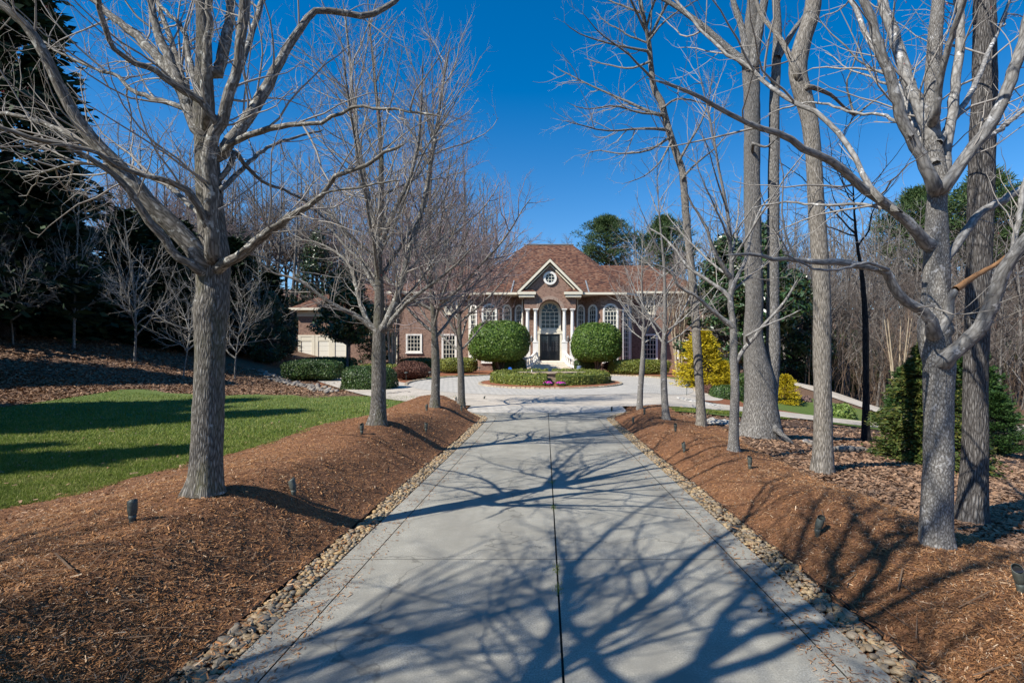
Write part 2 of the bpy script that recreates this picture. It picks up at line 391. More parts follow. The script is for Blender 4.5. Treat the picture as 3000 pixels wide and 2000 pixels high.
# soil under the stone strips
for nm, a, b in (('stone_bed_soil', lambda y: SL-.08-flare(y), lambda y: DL+.012-flare(y)), ('stone_bed_soil', lambda y: DR-.012+flare(y), lambda y: SR+.08+flare(y))):
    tag(strip(nm, M_MUL, a, b, -9, 19, 4, 120, lambda x, y: tz(x, y)-.03), kind='structure')
# crossing road, apron, paver circle
RD = [(-19, 44), (-15, 37.5), (-10.5, 30.5), (-6.5, 25), (-3, 22), (0, 21.4), (3, 21.3), (6.4, 21.5), (9.5, 22.6), (13, 24), (18, 25.6), (25, 26.5)]
ribbon('road', M_TAN, RD, [2.2, 2.2, 2.1, 2.1, 2.2, 2.4, 2.3, 2.0, 1.35, 1.2, 1.1, 1.1], .06, 120, 7)
tag(strip('paver_apron', M_PAV, lambda y: -1.9-flare(y), lambda y: 1.95+flare(y), 17.6, 19.3, 8, 24, lambda x, y: tz(x, y)+.003+.06*sst(17.7, 18.9, y)), kind='structure')
ribbon('road', M_TAN, [(14.5, 40), (17.5, 34.5), (20.5, 31), (25, 28.6), (33, 27.5)], [1.6, 1.6, 1.7, 1.7, 1.8], .06, 60, 6)
CX, CY, CR, IR = .3, 32., 8.6, 4.2
IY = 31.2
def disc(name, mat, cx, cy, r0, r1, off, dome=0, nr=24, na=96):
    rr = np.linspace(r0, r1, nr); aa = np.linspace(0, 2*pi, na, endpoint=False)
    A, Rr = np.meshgrid(aa, rr); X = cx+Rr*np.cos(A); Y = cy+Rr*np.sin(A); Z = tz(X, Y)+off+dome*(1-(Rr/r1)**2)
    i = np.arange(nr*na).reshape(nr, na); j = np.roll(i, -1, 1)
    f = np.stack([i[:-1], i[1:], j[1:], j[:-1]], -1).reshape(-1, 4)
    return tag(link(name, mesh_from(name, np.stack([X, Y, Z], -1).reshape(-1, 3), [f], mat, True)), kind='structure')
disc('paved_court', M_PAV, CX, CY, .01, CR, .068)
aa_ = np.linspace(R(-172), R(-14), 60); rr_ = np.linspace(8.3, 10.3, 5); A_, R_ = np.meshgrid(aa_, rr_); xx = CX+R_*np.cos(A_); yy = CY+R_*np.sin(A_); i = np.arange(300).reshape(5, 60)
tag(link('road', mesh_from('road', np.stack([xx, yy, tz(xx, yy)+.055], -1).reshape(-1, 3), [np.stack([i[:-1, :-1], i[1:, :-1], i[1:, 1:], i[:-1, 1:]], -1).reshape(-1, 4)], M_TAN, True)), kind='structure')
disc('island_bed', M_MULR, CX, IY, .01, IR, .13, .2)
# planting bed between the court and the house, grass verges
U, Vv = np.meshgrid(np.linspace(-14, 15, 60), np.linspace(30, 52, 60)); i = np.arange(3600).reshape(60, 60)
Q6 = np.stack([i[:-1, :-1], i[:-1, 1:], i[1:, 1:], i[1:, :-1]], -1).reshape(-1, 4)
keep = np.hypot(U.ravel()[Q6].mean(1)-CX, Vv.ravel()[Q6].mean(1)-CY) > 7.6
xm, ym = U.ravel()[Q6].mean(1), Vv.ravel()[Q6].mean(1)
rd = catmull(np.array(RD, float), 200); dist = np.array([np.hypot(rd[:, 0]-a, rd[:, 1]-b).min() for a, b in zip(xm, ym)]); keep &= dist > 2.0
tag(link('garden_bed', mesh_from('garden_bed', np.stack([U, Vv, tz(U, Vv)+.04], -1).reshape(-1, 3), [Q6[keep]], M_MULR, True)), kind='structure')
def arc(r, a0, a1, n=12): return [(CX+r*math.cos(R(a)), CY+r*math.sin(R(a))) for a in np.linspace(a0, a1, n)]
ribbon('grass_verge', M_LAWN, arc(9.6, 120, 165), .75, .065, 40, 4)
ribbon('grass_verge', M_LAWN, arc(9.6, 8, 55), .7, .065, 40, 4)
ribbon('grass_verge', M_LAWN, [(3.4, 18.6), (5.2, 18.4), (7.4, 19.6), (10, 21.0)], [.5, .9, .7, .2], .05, 40, 4)
ribbon('grass_slope', M_LAWN, [(10.5, 28), (13, 27.8), (16, 28.2), (19, 28.6)], [1.0, 2.5, 2.3, .9], .05, 40, 6)
ribbon('grass_slope', M_LAWN, [(12, 22), (15, 23), (18, 23.6), (22, 24)], [.3, .8, .8, .6], .045, 40, 4)
ribbon('garden_bed', M_MULR, [(7.6, 26.5), (9, 25.2), (11.5, 25.3), (14, 26)], [1.2, 1.3, .9, .3], .045, 40, 5)
ribbon('garden_bed', M_MULR, [(9.4, 34), (9.6, 31), (9.5, 28.4), (8.8, 26)], [1.5, 1.6, 1.6, 1.0], .046, 40, 5)
# cobble kerbs
def kerb(name, cx, cy, r, a0, a1, h, w, base):
    n = int(abs(a1-a0)/360*2*pi*r/.26); V = []; f = []; rng = random.Random(3)
    for k in range(n):
        a = R(a0+(a1-a0)*(k+.5)/n); da = R(abs(a1-a0)/n)*.46
        for rr, zz, s in ((r-w/2, 0, 1), (r+w/2, 0, 1), (r-w/2*.85, h*rng.uniform(.85, 1.1), .9), (r+w/2*.85, h*rng.uniform(.85, 1.1), .9)):
            for q in (-1, 1):
                x = cx+rr*math.cos(a+q*da*s); y = cy+rr*math.sin(a+q*da*s); V.append((x, y, float(tz(x, y))+base+zz))
        b = 8*k; f += [(b+4, b+6, b+7, b+5), (b, b+4, b+5, b+1), (b+2, b+3, b+7, b+6), (b, b+2, b+6, b+4), (b+1, b+5, b+7, b+3)]
    return tag(link(name, mesh_from(name, V, [np.array(f)], M_COB)), kind='structure')
kerb('kerb', CX, CY, CR+.1, -16, 196, .12, .18, .03)
kerb('kerb', CX, IY, IR+.08, 0, 360, .09, .17, .06)

# ------------------------------------------------------------------ loose stuff on the ground
def cards(P, yaw, pitch, roll, L, Wd):
    """n flat pieces: centre P, length L, width Wd -> V, quads"""
    n = len(P); a = np.stack([np.cos(yaw)*np.cos(pitch), np.sin(yaw)*np.cos(pitch), np.sin(pitch)], -1)
    s = np.stack([-np.sin(yaw), np.cos(yaw), np.zeros(n)], -1); u = np.cross(a, s)
    b = s*np.cos(roll)[:, None]-u*np.sin(roll)[:, None]
    A = a*(L/2)[:, None]; B = b*(Wd/2)[:, None]
    V = np.stack([P-A-B*.8, P+A-B, P+A+B*.7, P-A+B], 1).reshape(-1, 3)
    return V, np.arange(4*n).reshape(n, 4)
def scatter(name, mat, n, y0, y1, xa, xb, zf, ln, wd, pit, seed, lift=.008, power=2):
    rng = np.random.default_rng(seed)
    u = rng.random(n)
    y = 1/((1/y0)-u*((1/y0)-(1/y1))) if power == 2 else y0*(y1/y0)**u if power == 1 else y0+(y1-y0)*u
    a, b = xa(y), xb(y); x = a+(b-a)*rng.random(n)
    far = np.clip(y/6, 1, 3)
    P = np.stack([x, y, zf(x, y)+lift*rng.uniform(.3, 1.6, n)], -1)
    L = rng.uniform(*ln, n)*far**.6; L *= np.where(rng.random(n) < .06, 1.7, 1)
    V, f = cards(P, rng.uniform(0, 2*pi, n), rng.normal(0, pit, n), rng.normal(0, pit, n), L, L*rng.uniform(*wd, n))
    return tag(link(name, mesh_from(name, V, [f], mat)), kind='stuff')
scatter('mulch_chips', M_CHIP, 240000, 1.6, 20.4, lambda y: lawn_edge(y)+.05, lambda y: SL-.02-flare(y), rough(zl, .012), (.008, .034), (.09, .22), .34, 1)
scatter('mulch_chips', M_CHIP, 160000, 1.6, 19.2, lambda y: SR+.02+flare(y), lambda y: litter_edge(y)+.1, rough(zr, .01), (.008, .034), (.09, .22), .34, 2)
scatter('leaf_litter', M_LEAF, 90000, 2.5, 22, lambda y: litter_edge(y)-.15, lambda y: 5+1.0*y, lambda x, y: tz(x, y)+.01, (.03, .065), (.35, .7), .3, 3, .01)
scatter('leaf_litter', M_LEAF, 70000, 16, 36, lambda y: np.where(y < 24, -21.-.9*(y-16), -36), lambda y: np.where(y < 24, -19.5, -9.5), lambda x, y: tz(x, y)+.015, (.03, .065), (.4, .8), .35, 4, .012, 1)
scatter('mulch_chips', M_CHIP, 2600, 1.8, 17, lambda y: DL-.02+0*y, lambda y: DL+.35+0*y, lambda x, y: tz(x, y)+.003, (.008, .035), (.1, .3), .1, 6, .003)
scatter('mulch_chips', M_CHIP, 2600, 1.8, 17, lambda y: DR-.4+0*y, lambda y: DR+.02+0*y, lambda x, y: tz(x, y)+.003, (.008, .035), (.1, .3), .1, 7, .003)
scatter('mulch_chips', M_CHIP, 900, 1.8, 18, lambda y: SL-.02+0*y, lambda y: DL+0*y, lambda x, y: tz(x, y)+.03, (.015, .05), (.1, .3), .3, 8, .01)
scatter('mulch_chips', M_CHIP, 900, 1.8, 18, lambda y: DR+0*y, lambda y: SR+.02+0*y, lambda x, y: tz(x, y)+.03, (.015, .05), (.1, .3), .3, 9, .01)
scatter('fallen_twigs', B_GT, 700, 2, 20, lambda y: lawn_edge(y)+.3, lambda y: SL-.1-flare(y), lambda x, y: zl(x, y)+.02, (.1, .3), (.02, .04), .1, 10, .01)
scatter('fallen_twigs', B_GT, 500, 2, 19, lambda y: SR+.1+flare(y), lambda y: litter_edge(y)+3, lambda x, y: zr(x, y)+.02, (.1, .3), (.02, .04), .1, 13, .01)
scatter('leaf_litter', M_LEAF, 420, 5, 23, lambda y: np.maximum(-1.1*y, -19.), lambda y: lawn_edge(y)+1.2, lambda x, y: np.maximum(tz(x, y)+.05, zl(x, y)*(x > lawn_edge(y))+.02), (.02, .045), (.4, .7), .4, 14, .015)
def grass(name, n, y0, y1, xa, xb, zf, h, seed, power=2):
    rng = np.random.default_rng(seed); u = rng.random(n)
    y = 1/((1/y0)-u*((1/y0)-(1/y1))) if power == 2 else y0+(y1-y0)*u
    a, b = xa(y), xb(y); x = a+(b-a)*rng.random(n); far = np.clip(y/8, 1, 2.2)
    H = rng.uniform(*h, n)*far**.4; w = .0045*far*rng.uniform(.7, 1.5, n); yaw = rng.uniform(0, 2*pi, n); le = rng.normal(0, .45, (n, 2))
    P = np.stack([x, y, zf(x, y)], -1); s = np.stack([np.cos(yaw)*w, np.sin(yaw)*w, 0*w], -1)
    T = P+np.stack([le[:, 0]*H, le[:, 1]*H, H], -1)
    V = np.stack([P-s, P+s, T], 1).reshape(-1, 3)
    return tag(link(name, mesh_from(name, V, [np.arange(3*n).reshape(n, 3)], M_GRASS)), kind='stuff')
zg = lambda x, y: tz(x, y)+.028
grass('grass', 200000, 4.5, 23.3, lambda y: np.maximum(-1.12*y-1, -19.5), lambda y: lawn_edge(y)+.12+.12*np.sin(y*3.1), zg, (.03, .06), 11)
grass('grass', 9000, 17.8, 20.6, lambda y: 3.6+1.6*(y-17.8), lambda y: 5.4+1.6*(y-17.8), lambda x, y: tz(x, y)+.05, (.03, .06), 12, 0)

# river stones along both edges of the drive
import bmesh
def ico(sub):
    bm = bmesh.new(); bmesh.ops.create_icosphere(bm, subdivisions=sub, radius=1)
    V = np.array([v.co[:] for v in bm.verts]); f = np.array([[v.index for v in q.verts] for q in bm.faces]); bm.free(); return V, f
IV, IF = ico(2); IV1, IF1 = ico(1)
rng = np.random.default_rng(8)
stone_me = []
for k in range(6):
    d = IV*(1+.1*np.sin(IV@rng.normal(0, 1.6, 3)+k)[:, None]+.07*np.sin(IV@rng.normal(0, 2.5, 3))[:, None])
    stone_me.append(mesh_from('river_stone', d, [IF], M_STONE1, True))
spots = []
for side in (-1, 1):
    y = 1.9
    while y < 18:
        pass
        xs = 0
        while xs < .25:
            s = rng.choice([.011, .016, .021, .027, .036], p=[.15, .3, .3, .17, .08])*rng.uniform(.85, 1.15)
            q = xs+s*.9; yj = y+rng.normal(0, .016)
            e = .02*math.sin(yj*3)+.025*math.sin(yj*1.1+side)
            x = (DL-.012-q-float(flare(yj))) if side < 0 else (DR+.012+q+float(flare(yj)))
            if q < .235+e and rng.random() > .06: spots.append((x, yj, s, side))
            xs += s*1.75
        y += .038
spots.sort(key=lambda q: q[1])
nfr = [q for q in spots if (VY+HC*F/q[1] < 2010)]
for x, y, s, side in nfr[:300]:
    o = link('river_stone', stone_me[rng.integers(6)])
    o.location = (x, y, float(tz(x, y))-.016+s*.35); o.rotation_euler = (rng.normal(0, .2), rng.normal(0, .2), rng.uniform(0, 6.3))
    o.scale = (s*rng.uniform(1.05, 1.55), s*rng.uniform(.8, 1.05), s*rng.uniform(.45, .7))
    if side < 0: tag(o, 'rounded tan or grey river stone in the strip left of the driveway', 'stone', 'river stones edging the driveway on the left')
    else: tag(o, 'rounded tan or grey river stone in the strip right of the driveway', 'stone', 'river stones edging the driveway on the right')
def stones(name, mat, S, z0=-.016, kind='stuff'):
    V = []; f = []; r = np.random.default_rng(5)
    for k, (x, y, s, _) in enumerate(S):
        a = r.uniform(0, 6.3); sc = np.array((s*r.uniform(1.05, 1.5), s*r.uniform(.8, 1.05), s*r.uniform(.45, .7)))
        P = IV1*(1+.12*np.sin(IV1@r.normal(0, 2, 3)))[:, None]*sc; c, q = math.cos(a), math.sin(a)
        V.append(np.stack([P[:, 0]*c-P[:, 1]*q+x, P[:, 0]*q+P[:, 1]*c+y, P[:, 2]+float(tz(x, y))+z0+s*.35], -1)); f.append(IF1+len(IV1)*k)
    return tag(link(name, mesh_from(name, np.vstack(V), [np.vstack(f)], mat, True)), kind=kind)
rest = [q for q in spots if VY+HC*F/q[1] >= 2010]+nfr[300:]
stones('river_pebbles', M_STONE, rest)
def patch(n, pts, w, s0, s1, seed):
    r = np.random.default_rng(seed); P = catmull(np.array(pts, float), 100); out = []
    for _ in range(n):
        i = r.integers(100); out.append((P[i, 0]+r.normal(0, w), P[i, 1]+r.normal(0, w), r.uniform(s0, s1), 0))
    return out
stones('stone_gravel', M_WSTONE, patch(260, [hit(2000, 1170)[:2], hit(2040, 1180)[:2], hit(2100, 1193)[:2]], .22, .04, .1, 1)+patch(240, [hit(2095, 1240)[:2], hit(2150, 1242)[:2]], .25, .04, .09, 2), .02)
stones('creek_gravel', M_GSTONE, patch(260, [hit(760, 1085)[:2], hit(830, 1118)[:2], hit(920, 1135)[:2], hit(970, 1150)[:2]], .28, .06, .15, 3)+patch(90, [hit(1115, 1158)[:2], hit(1185, 1150)[:2]], .15, .05, .09, 4)
       + patch(70, [hit(2380, 1300)[:2], hit(2420, 1315)[:2], hit(2520, 1320)[:2], hit(2620, 1335)[:2]], .1, .05, .12, 5), .01)
# low edging between mulch and stones
M_EDGE = flat('dark edging strip', (.03, .024, .02), .8)
for xf, lab in ((lambda y: SL-.012-flare(y), 'thin dark edging strip between left mulch berm and river stones'), (lambda y: SR+.012+flare(y), 'thin dark edging strip between right mulch bed and river stones')):
    mb = MB(); ys = np.linspace(-3, 17.5, 50)
    for a, b in zip(ys[:-1], ys[1:]):
        xa_, xb_ = float(xf(a)), float(xf(b)); za, zb = float(tz(xa_, a)), float(tz(xb_, b))
        mb.add([(xa_-.004, a, za-.04), (xa_+.004, a, za-.04), (xa_+.004, a, za+.008), (xa_-.004, a, za+.008), (xb_-.004, b, zb-.04), (xb_+.004, b, zb-.04), (xb_+.004, b, zb+.008), (xb_-.004, b, zb+.008)], [(0, 4, 7, 3), (1, 2, 6, 5), (3, 7, 6, 2)])
    tag(mb.build('garden_edging', M_EDGE), lab, 'edging')
# weeds in the centre joint
rg = np.random.default_rng(21); W_ = []
for yc in (4.25, 3.9, 6.1, 7.4):
    for _ in range(60): W_.append((.096+rg.normal(0, .02), yc+rg.normal(0, .06)))
W_ = np.array(W_); n = len(W_); H = rg.uniform(.01, .03, n); ya = rg.uniform(0, 6.3, n)
P = np.stack([W_[:, 0], W_[:, 1], np.full(n, -.012)], -1); s = np.stack([np.cos(ya)*.004, np.sin(ya)*.004, 0*H], -1); T = P+np.stack([rg.normal(0, .012, n), rg.normal(0, .012, n), H+.012], -1)
tag(link('joint_weeds', mesh_from('joint_weeds', np.stack([P-s, P+s, T], 1).reshape(-1, 3), [np.arange(3*n).reshape(n, 3)], M_GRASS)), kind='stuff')
# ------------------------------------------------------------------ bare trees
def tube_arrays(P, Rr, k):
    """P (B,n,3), Rr (B,n) -> V, quads, uv"""
    B, n, _ = P.shape
    T = np.gradient(P, axis=1); T /= np.maximum(1e-9, np.linalg.norm(T, axis=2))[..., None]
    d = P[:, -1]-P[:, 0]; d /= np.maximum(1e-9, np.linalg.norm(d, axis=1))[:, None]
    ref = np.where(np.abs(d[:, 2:3]) < .8, np.array([[0, 0, 1.]]), np.array([[1., .2, 0]]))
    U = np.cross(T, ref[:, None, :]); U /= np.maximum(1e-9, np.linalg.norm(U, axis=2))[..., None]
    Wv = np.cross(T, U); a = np.arange(k)*2*pi/k
    V = P[:, :, None, :]+Rr[:, :, None, None]*(np.cos(a)[None, None, :, None]*U[:, :, None, :]+np.sin(a)[None, None, :, None]*Wv[:, :, None, :])
    i = np.arange(B*n*k).reshape(B, n, k); j = np.roll(i, -1, 2)
    f = np.stack([i[:, :-1], j[:, :-1], j[:, 1:], i[:, 1:]], -1).reshape(-1, 4)
    L = np.concatenate([np.zeros((B, 1)), np.cumsum(np.linalg.norm(np.diff(P, axis=1), axis=2), axis=1)], 1)
    c = 2*pi*Rr[:, :1].repeat(n, 1)
    uu = np.arange(k+1)/k
    u0 = c[:, :, None]*uu[None, None, :-1]; u1 = c[:, :, None]*uu[None, None, 1:]; vv = L[:, :, None]+np.arange(B)[:, None, None]*.37+0*u0
    uv = np.stack([np.stack([u0[:, :-1], vv[:, :-1]], -1), np.stack([u1[:, :-1], vv[:, :-1]], -1), np.stack([u1[:, 1:], vv[:, 1:]], -1), np.stack([u0[:, 1:], vv[:, 1:]], -1)], -2)
    return V.reshape(-1, 3), f, uv.reshape(-1, 2)

def batch_mesh(name, items, mats, loc):
    """items: list of (P, R, sides, material index) batches"""
    Vs, Fs, Us, Ms, b = [], [], [], [], 0
    for P, Rr, k, mi in items:
        if not len(P): continue
        V, f, u = tube_arrays(P, Rr, k)
        if k >= 14:                                      # trunks are not round: lumps, flutes and knots
            Cc = np.repeat(P.reshape(-1, 3), k, 0); d = V-Cc; q = V*np.array((1, 1, .45))
            w = sum(np.sin(q@np.array(a)+b_)*c_ for a, b_, c_ in (((9, 4, 3), .3, .03), ((-5, 11, 6), 1.7, .03), ((17, -13, 9), 2.2, .02), ((23, 19, -14), .9, .015), ((31, -27, 40), .2, .012)))
            h0 = V[:, 2]-P.reshape(-1, 3)[0, 2]; an = np.arctan2(d[:, 1], d[:, 0]); w = w+.3*np.exp(-np.maximum(h0, 0)/(Rr[0, 0]*.8))*np.maximum(0, np.sin(an*3+P[0, 0, 0]*9)*.6+np.sin(an*5+P[0, 0, 1]*7)*.5)
            for kp, ks, ka in KNOTS: w = w+ka*np.exp(-((V-np.array(kp))**2).sum(1)/(ks*ks))
            V = Cc+d*(1+w)[:, None]
        Vs.append(V); Fs.append(f+b); Us.append(u); Ms.append(np.full(len(f), mi)); b += len(V)
    return mesh_from(name, np.vstack(Vs), [np.vstack(Fs)], mats, True, np.vstack(Us), np.concatenate(Ms), loc)

KNOTS = []
def unit(v): return v/np.maximum(1e-9, np.linalg.norm(v, axis=-1))[..., None]
def spawn(rng, par, per, t0, t1, th, lf, lr, n, wob, trop, rr, tp=.55, plane=None, side=None):
    """children on every parent branch: per = number each (or per metre when negative)"""
    P, Rd, L = par; B, m, _ = P.shape
    cnt = np.maximum(1, rng.poisson(-per*L)) if per < 0 else np.full(B, per)
    idx = np.repeat(np.arange(B), cnt); N = len(idx)
    t = rng.uniform(t0, t1, N); f = np.clip(t*(m-1), 0, m-1.001); i = f.astype(int); w = (f-i)
    pos = P[idx, i]*(1-w)[:, None]+P[idx, i+1]*w[:, None]; T = unit(P[idx, i+1]-P[idx, i]); rad = Rd[idx, i]*(1-w)+Rd[idx, i+1]*w
    q = unit(rng.normal(0, 1, (N, 3))+(np.array(side)[None, :] if side is not None else 0)); Nn = unit(q-T*(q*T).sum(1)[:, None])
    a = rng.uniform(*th, N); d = T*np.cos(a)[:, None]+Nn*np.sin(a)[:, None]
    ln = np.clip(L[idx]*lf*(1-tp*t)*rng.uniform(.6, 1.25, N), *lr)
    r0 = np.clip(ln*rr, .0022, rad*.72+.0005)
    return grow(rng, pos, d, ln, r0, n, wob, trop)
def grow(rng, pos, d, ln, r0, n, wob, trop, end=.3):
    N = len(pos); P = np.zeros((N, n, 3)); P[:, 0] = pos; d = unit(np.array(d, float)); st = (ln/(n-1))[:, None]
    for j in range(1, n):
        d = unit(d+rng.normal(0, wob, (N, 3))+np.array((0, 0, trop))); P[:, j] = P[:, j-1]+d*st
    Rd = r0[:, None]*np.linspace(1, end, n)[None, :]
    return P, Rd, ln

def join(a, b): return tuple(np.concatenate([x, y]) for x, y in zip(a, b))

def twigs(rng, base, dens, l2=(.25, 1.6), up=.06, fine=1.0, n3=4, thick=1.0):
    """three more orders of branching on a batch of limbs"""
    b2 = spawn(rng, base, -dens[0], .15, .98, (.5, 1.05), .5, l2, 8, .15, up, .0095*thick, .55)
    b3 = spawn(rng, join(b2, (b2[0][:0], b2[1][:0], b2[2][:0])), -dens[1], .12, .98, (.45, 1.1), .5, (.12, .75), 5, .17, up*1.3, .008*thick, .5)
    b4 = spawn(rng, b3, -dens[2], .15, 1, (.4, 1.1), .6, (.06, .33), n3, .18, up*1.5, .009*thick, .5) if dens[2] else None
    return b2, b3, b4

def buds(rng, br, frac, s):
    P = br[0][:, -1]; P = P[rng.random(len(P)) < frac]; n = len(P)
    if n == 0: return None
    P = np.repeat(P, 4, 0)+rng.normal(0, s*.8, (4*n, 3)); n *= 4
    a = unit(rng.normal(0, 1, (n, 3))); c = unit(np.cross(a, rng.normal(0, 1, (n, 3)))); k = rng.uniform(.6, 1.3, n)[:, None]*s
    V = np.stack([P-a*k, P+c*k*.6, P+a*k, P-c*k*.6], 1).reshape(-1, 3)
    return V, np.arange(4*n).reshape(n, 4)

B_MAPLE = barkmat('rough maple bark', [(.032, .029, .025), (.145, .132, .114), (.29, .275, .25)], 60, 13, 1., ((.42, .42, .4), 9, .63), .014, ((.1, .1, .035), 5, .5))
B_LIMB = barkmat('maple limb bark', [(.055, .05, .043), (.165, .153, .133), (.3, .285, .26)], 34, 13, .7, ((.4, .4, .37), 16, .57), .006)
B_PALE = barkmat('smooth pale bark', [(.1, .093, .086), (.24, .23, .215), (.35, .34, .32)], 26, 14, .5, ((.55, .54, .52), 9, .6), .006)
B_PALET = barkmat('pale trunk bark', [(.06, .055, .05), (.19, .178, .162), (.34, .328, .31)], 60, 34, .8, ((.42, .41, .4), 7, .6), .008)
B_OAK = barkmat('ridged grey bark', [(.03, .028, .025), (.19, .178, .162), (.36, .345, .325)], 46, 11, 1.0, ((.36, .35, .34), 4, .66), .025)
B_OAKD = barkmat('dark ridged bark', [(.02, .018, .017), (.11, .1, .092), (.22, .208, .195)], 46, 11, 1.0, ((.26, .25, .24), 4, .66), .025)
B_TULIP = barkmat('tan furrowed bark', [(.045, .04, .034), (.22, .198, .168), (.38, .35, .31)], 50, 10, .9, None, .018)
B_DARK = barkmat('near black bark', [(.006, .006, .006), (.02, .018, .017), (.045, .04, .037)], 20, 6, .7)  # bark colours near black, well below those of the other trunks
B_TWIG = flat('grey twigs', (.31, .285, .255), .8, .15)
B_TWIGB = flat('brown grey twigs', (.15, .122, .105), .85, .1)
B_TWIGP = flat('purplish twigs', (.28, .22, .212), .85, .1)
B_BUD = leafmat('red buds', [(.25, .03, .035), (.34, .06, .05), (.18, .025, .04)], .6, .2)
B_WOOD = flat('bare broken wood', (.3, .16, .075), .8, .15, 0, .4, 9, .4)

def make_tree(name, label, cat, base, trunk_items, crown_items, mats_t, mats_c, bud=None, group=None):
    t = thing(name, label, cat, tuple(base), group)
    link('trunk', batch_mesh('trunk', trunk_items, mats_t, base), t)
    if crown_items: link('crown', batch_mesh('crown', crown_items, mats_c, base), t)
    if bud is not None: link('blossoms', mesh_from('blossoms', bud[0], [bud[1]], B_BUD, False, None, None, base), t)
    return t

def lump(P, Rr, rng, amp):
    return Rr*(1+amp*np.interp(np.linspace(0, 1, Rr.shape[-1]), np.linspace(0, 1, 9), rng.normal(0, 1, 9)))

def traced(paths, Y0, rng, n=22, conv=lambda u, v: (u, v), wob=.006):
    """paths: (points in photo pixels, width at start, width at end, depth change) -> batch"""
    Ps, Rs, Ls = [], [], []
    for pts, w0, w1, dy in paths:
        q = [conv(*p) for p in pts]; L = np.concatenate([[0], np.cumsum(np.hypot(*np.diff(np.array(q), axis=0).T))]); t = L/L[-1]
        dd = dy if isinstance(dy, tuple) else (0, dy)
        W3 = np.array([px(a, b, Y0+dd[0]+(dd[1]-dd[0])*s) for (a, b), s in zip(q, t)])
        P = catmull(W3, n); wb = min(wob, np.linalg.norm(P[-1]-P[0])*.003); P[1:] += rng.normal(0, wb, (n-1, 3))
        s = np.linspace(0, 1, n); rad = (w0+(w1-w0)*s**.8)*P[:, 1]/F/2; rad[-1] *= .25
        Ps.append(P); Rs.append(rad); Ls.append(np.linalg.norm(np.diff(P, axis=0), axis=1).sum())
    return np.array(Ps), np.array(Rs), np.array(Ls)

def root(lb, *parents, reach=.45, fl=.35):
    """start every traced limb inside the wood it grows from, with a collar"""
    P, Rd, L = lb; Pn, Rn = [], []
    for k in range(len(P)):
        best = None
        for Pp, Rp in parents:
            for a, r in zip(Pp, Rp):
                d = np.linalg.norm(a-P[k, 0], axis=1)-r; i = int(d.argmin())
                if best is None or d[i] < best[0]: best = (d[i], a[max(0, i-1)]*.5+a[i]*.5, r[i])
        for j in range(k):
            d = np.linalg.norm(P[j][2:-2]-P[k, 0], axis=1)-Rd[j][2:-2]; i = int(d.argmin())
            if d[i] < best[0]: best = (d[i], P[j][i+2], Rd[j][i+2])
        q, rr = P[k], Rd[k].copy()
        if best[0] < reach:
            s0 = best[1]; q = np.vstack([s0, (s0+q[0])/2+(q[0]-q[1])*.1, q]); rr = np.concatenate([[min(rr[0]*1.25, best[2]*.8), rr[0]*1.22], rr]); rr[2] *= 1.1
        else: q = np.vstack([q[0]-(q[1]-q[0])*.02, q[0]-(q[1]-q[0])*.01, q]); rr = np.concatenate([[rr[0], rr[0]], rr])
        Pn.append(q); Rn.append(rr)
    return np.array(Pn), np.array(Rn), L

z4 = lambda u, v: (u/1.568, v/1.568)
z5 = lambda u, v: (1500+u/1.568, v/1.568)

def base_flare(P, Rr, h, k):
    """widen the trunk foot"""
    d = P[..., 2]-P[..., :1, 2]
    return Rr*(1+k*np.exp(-np.maximum(d, 0)/h))

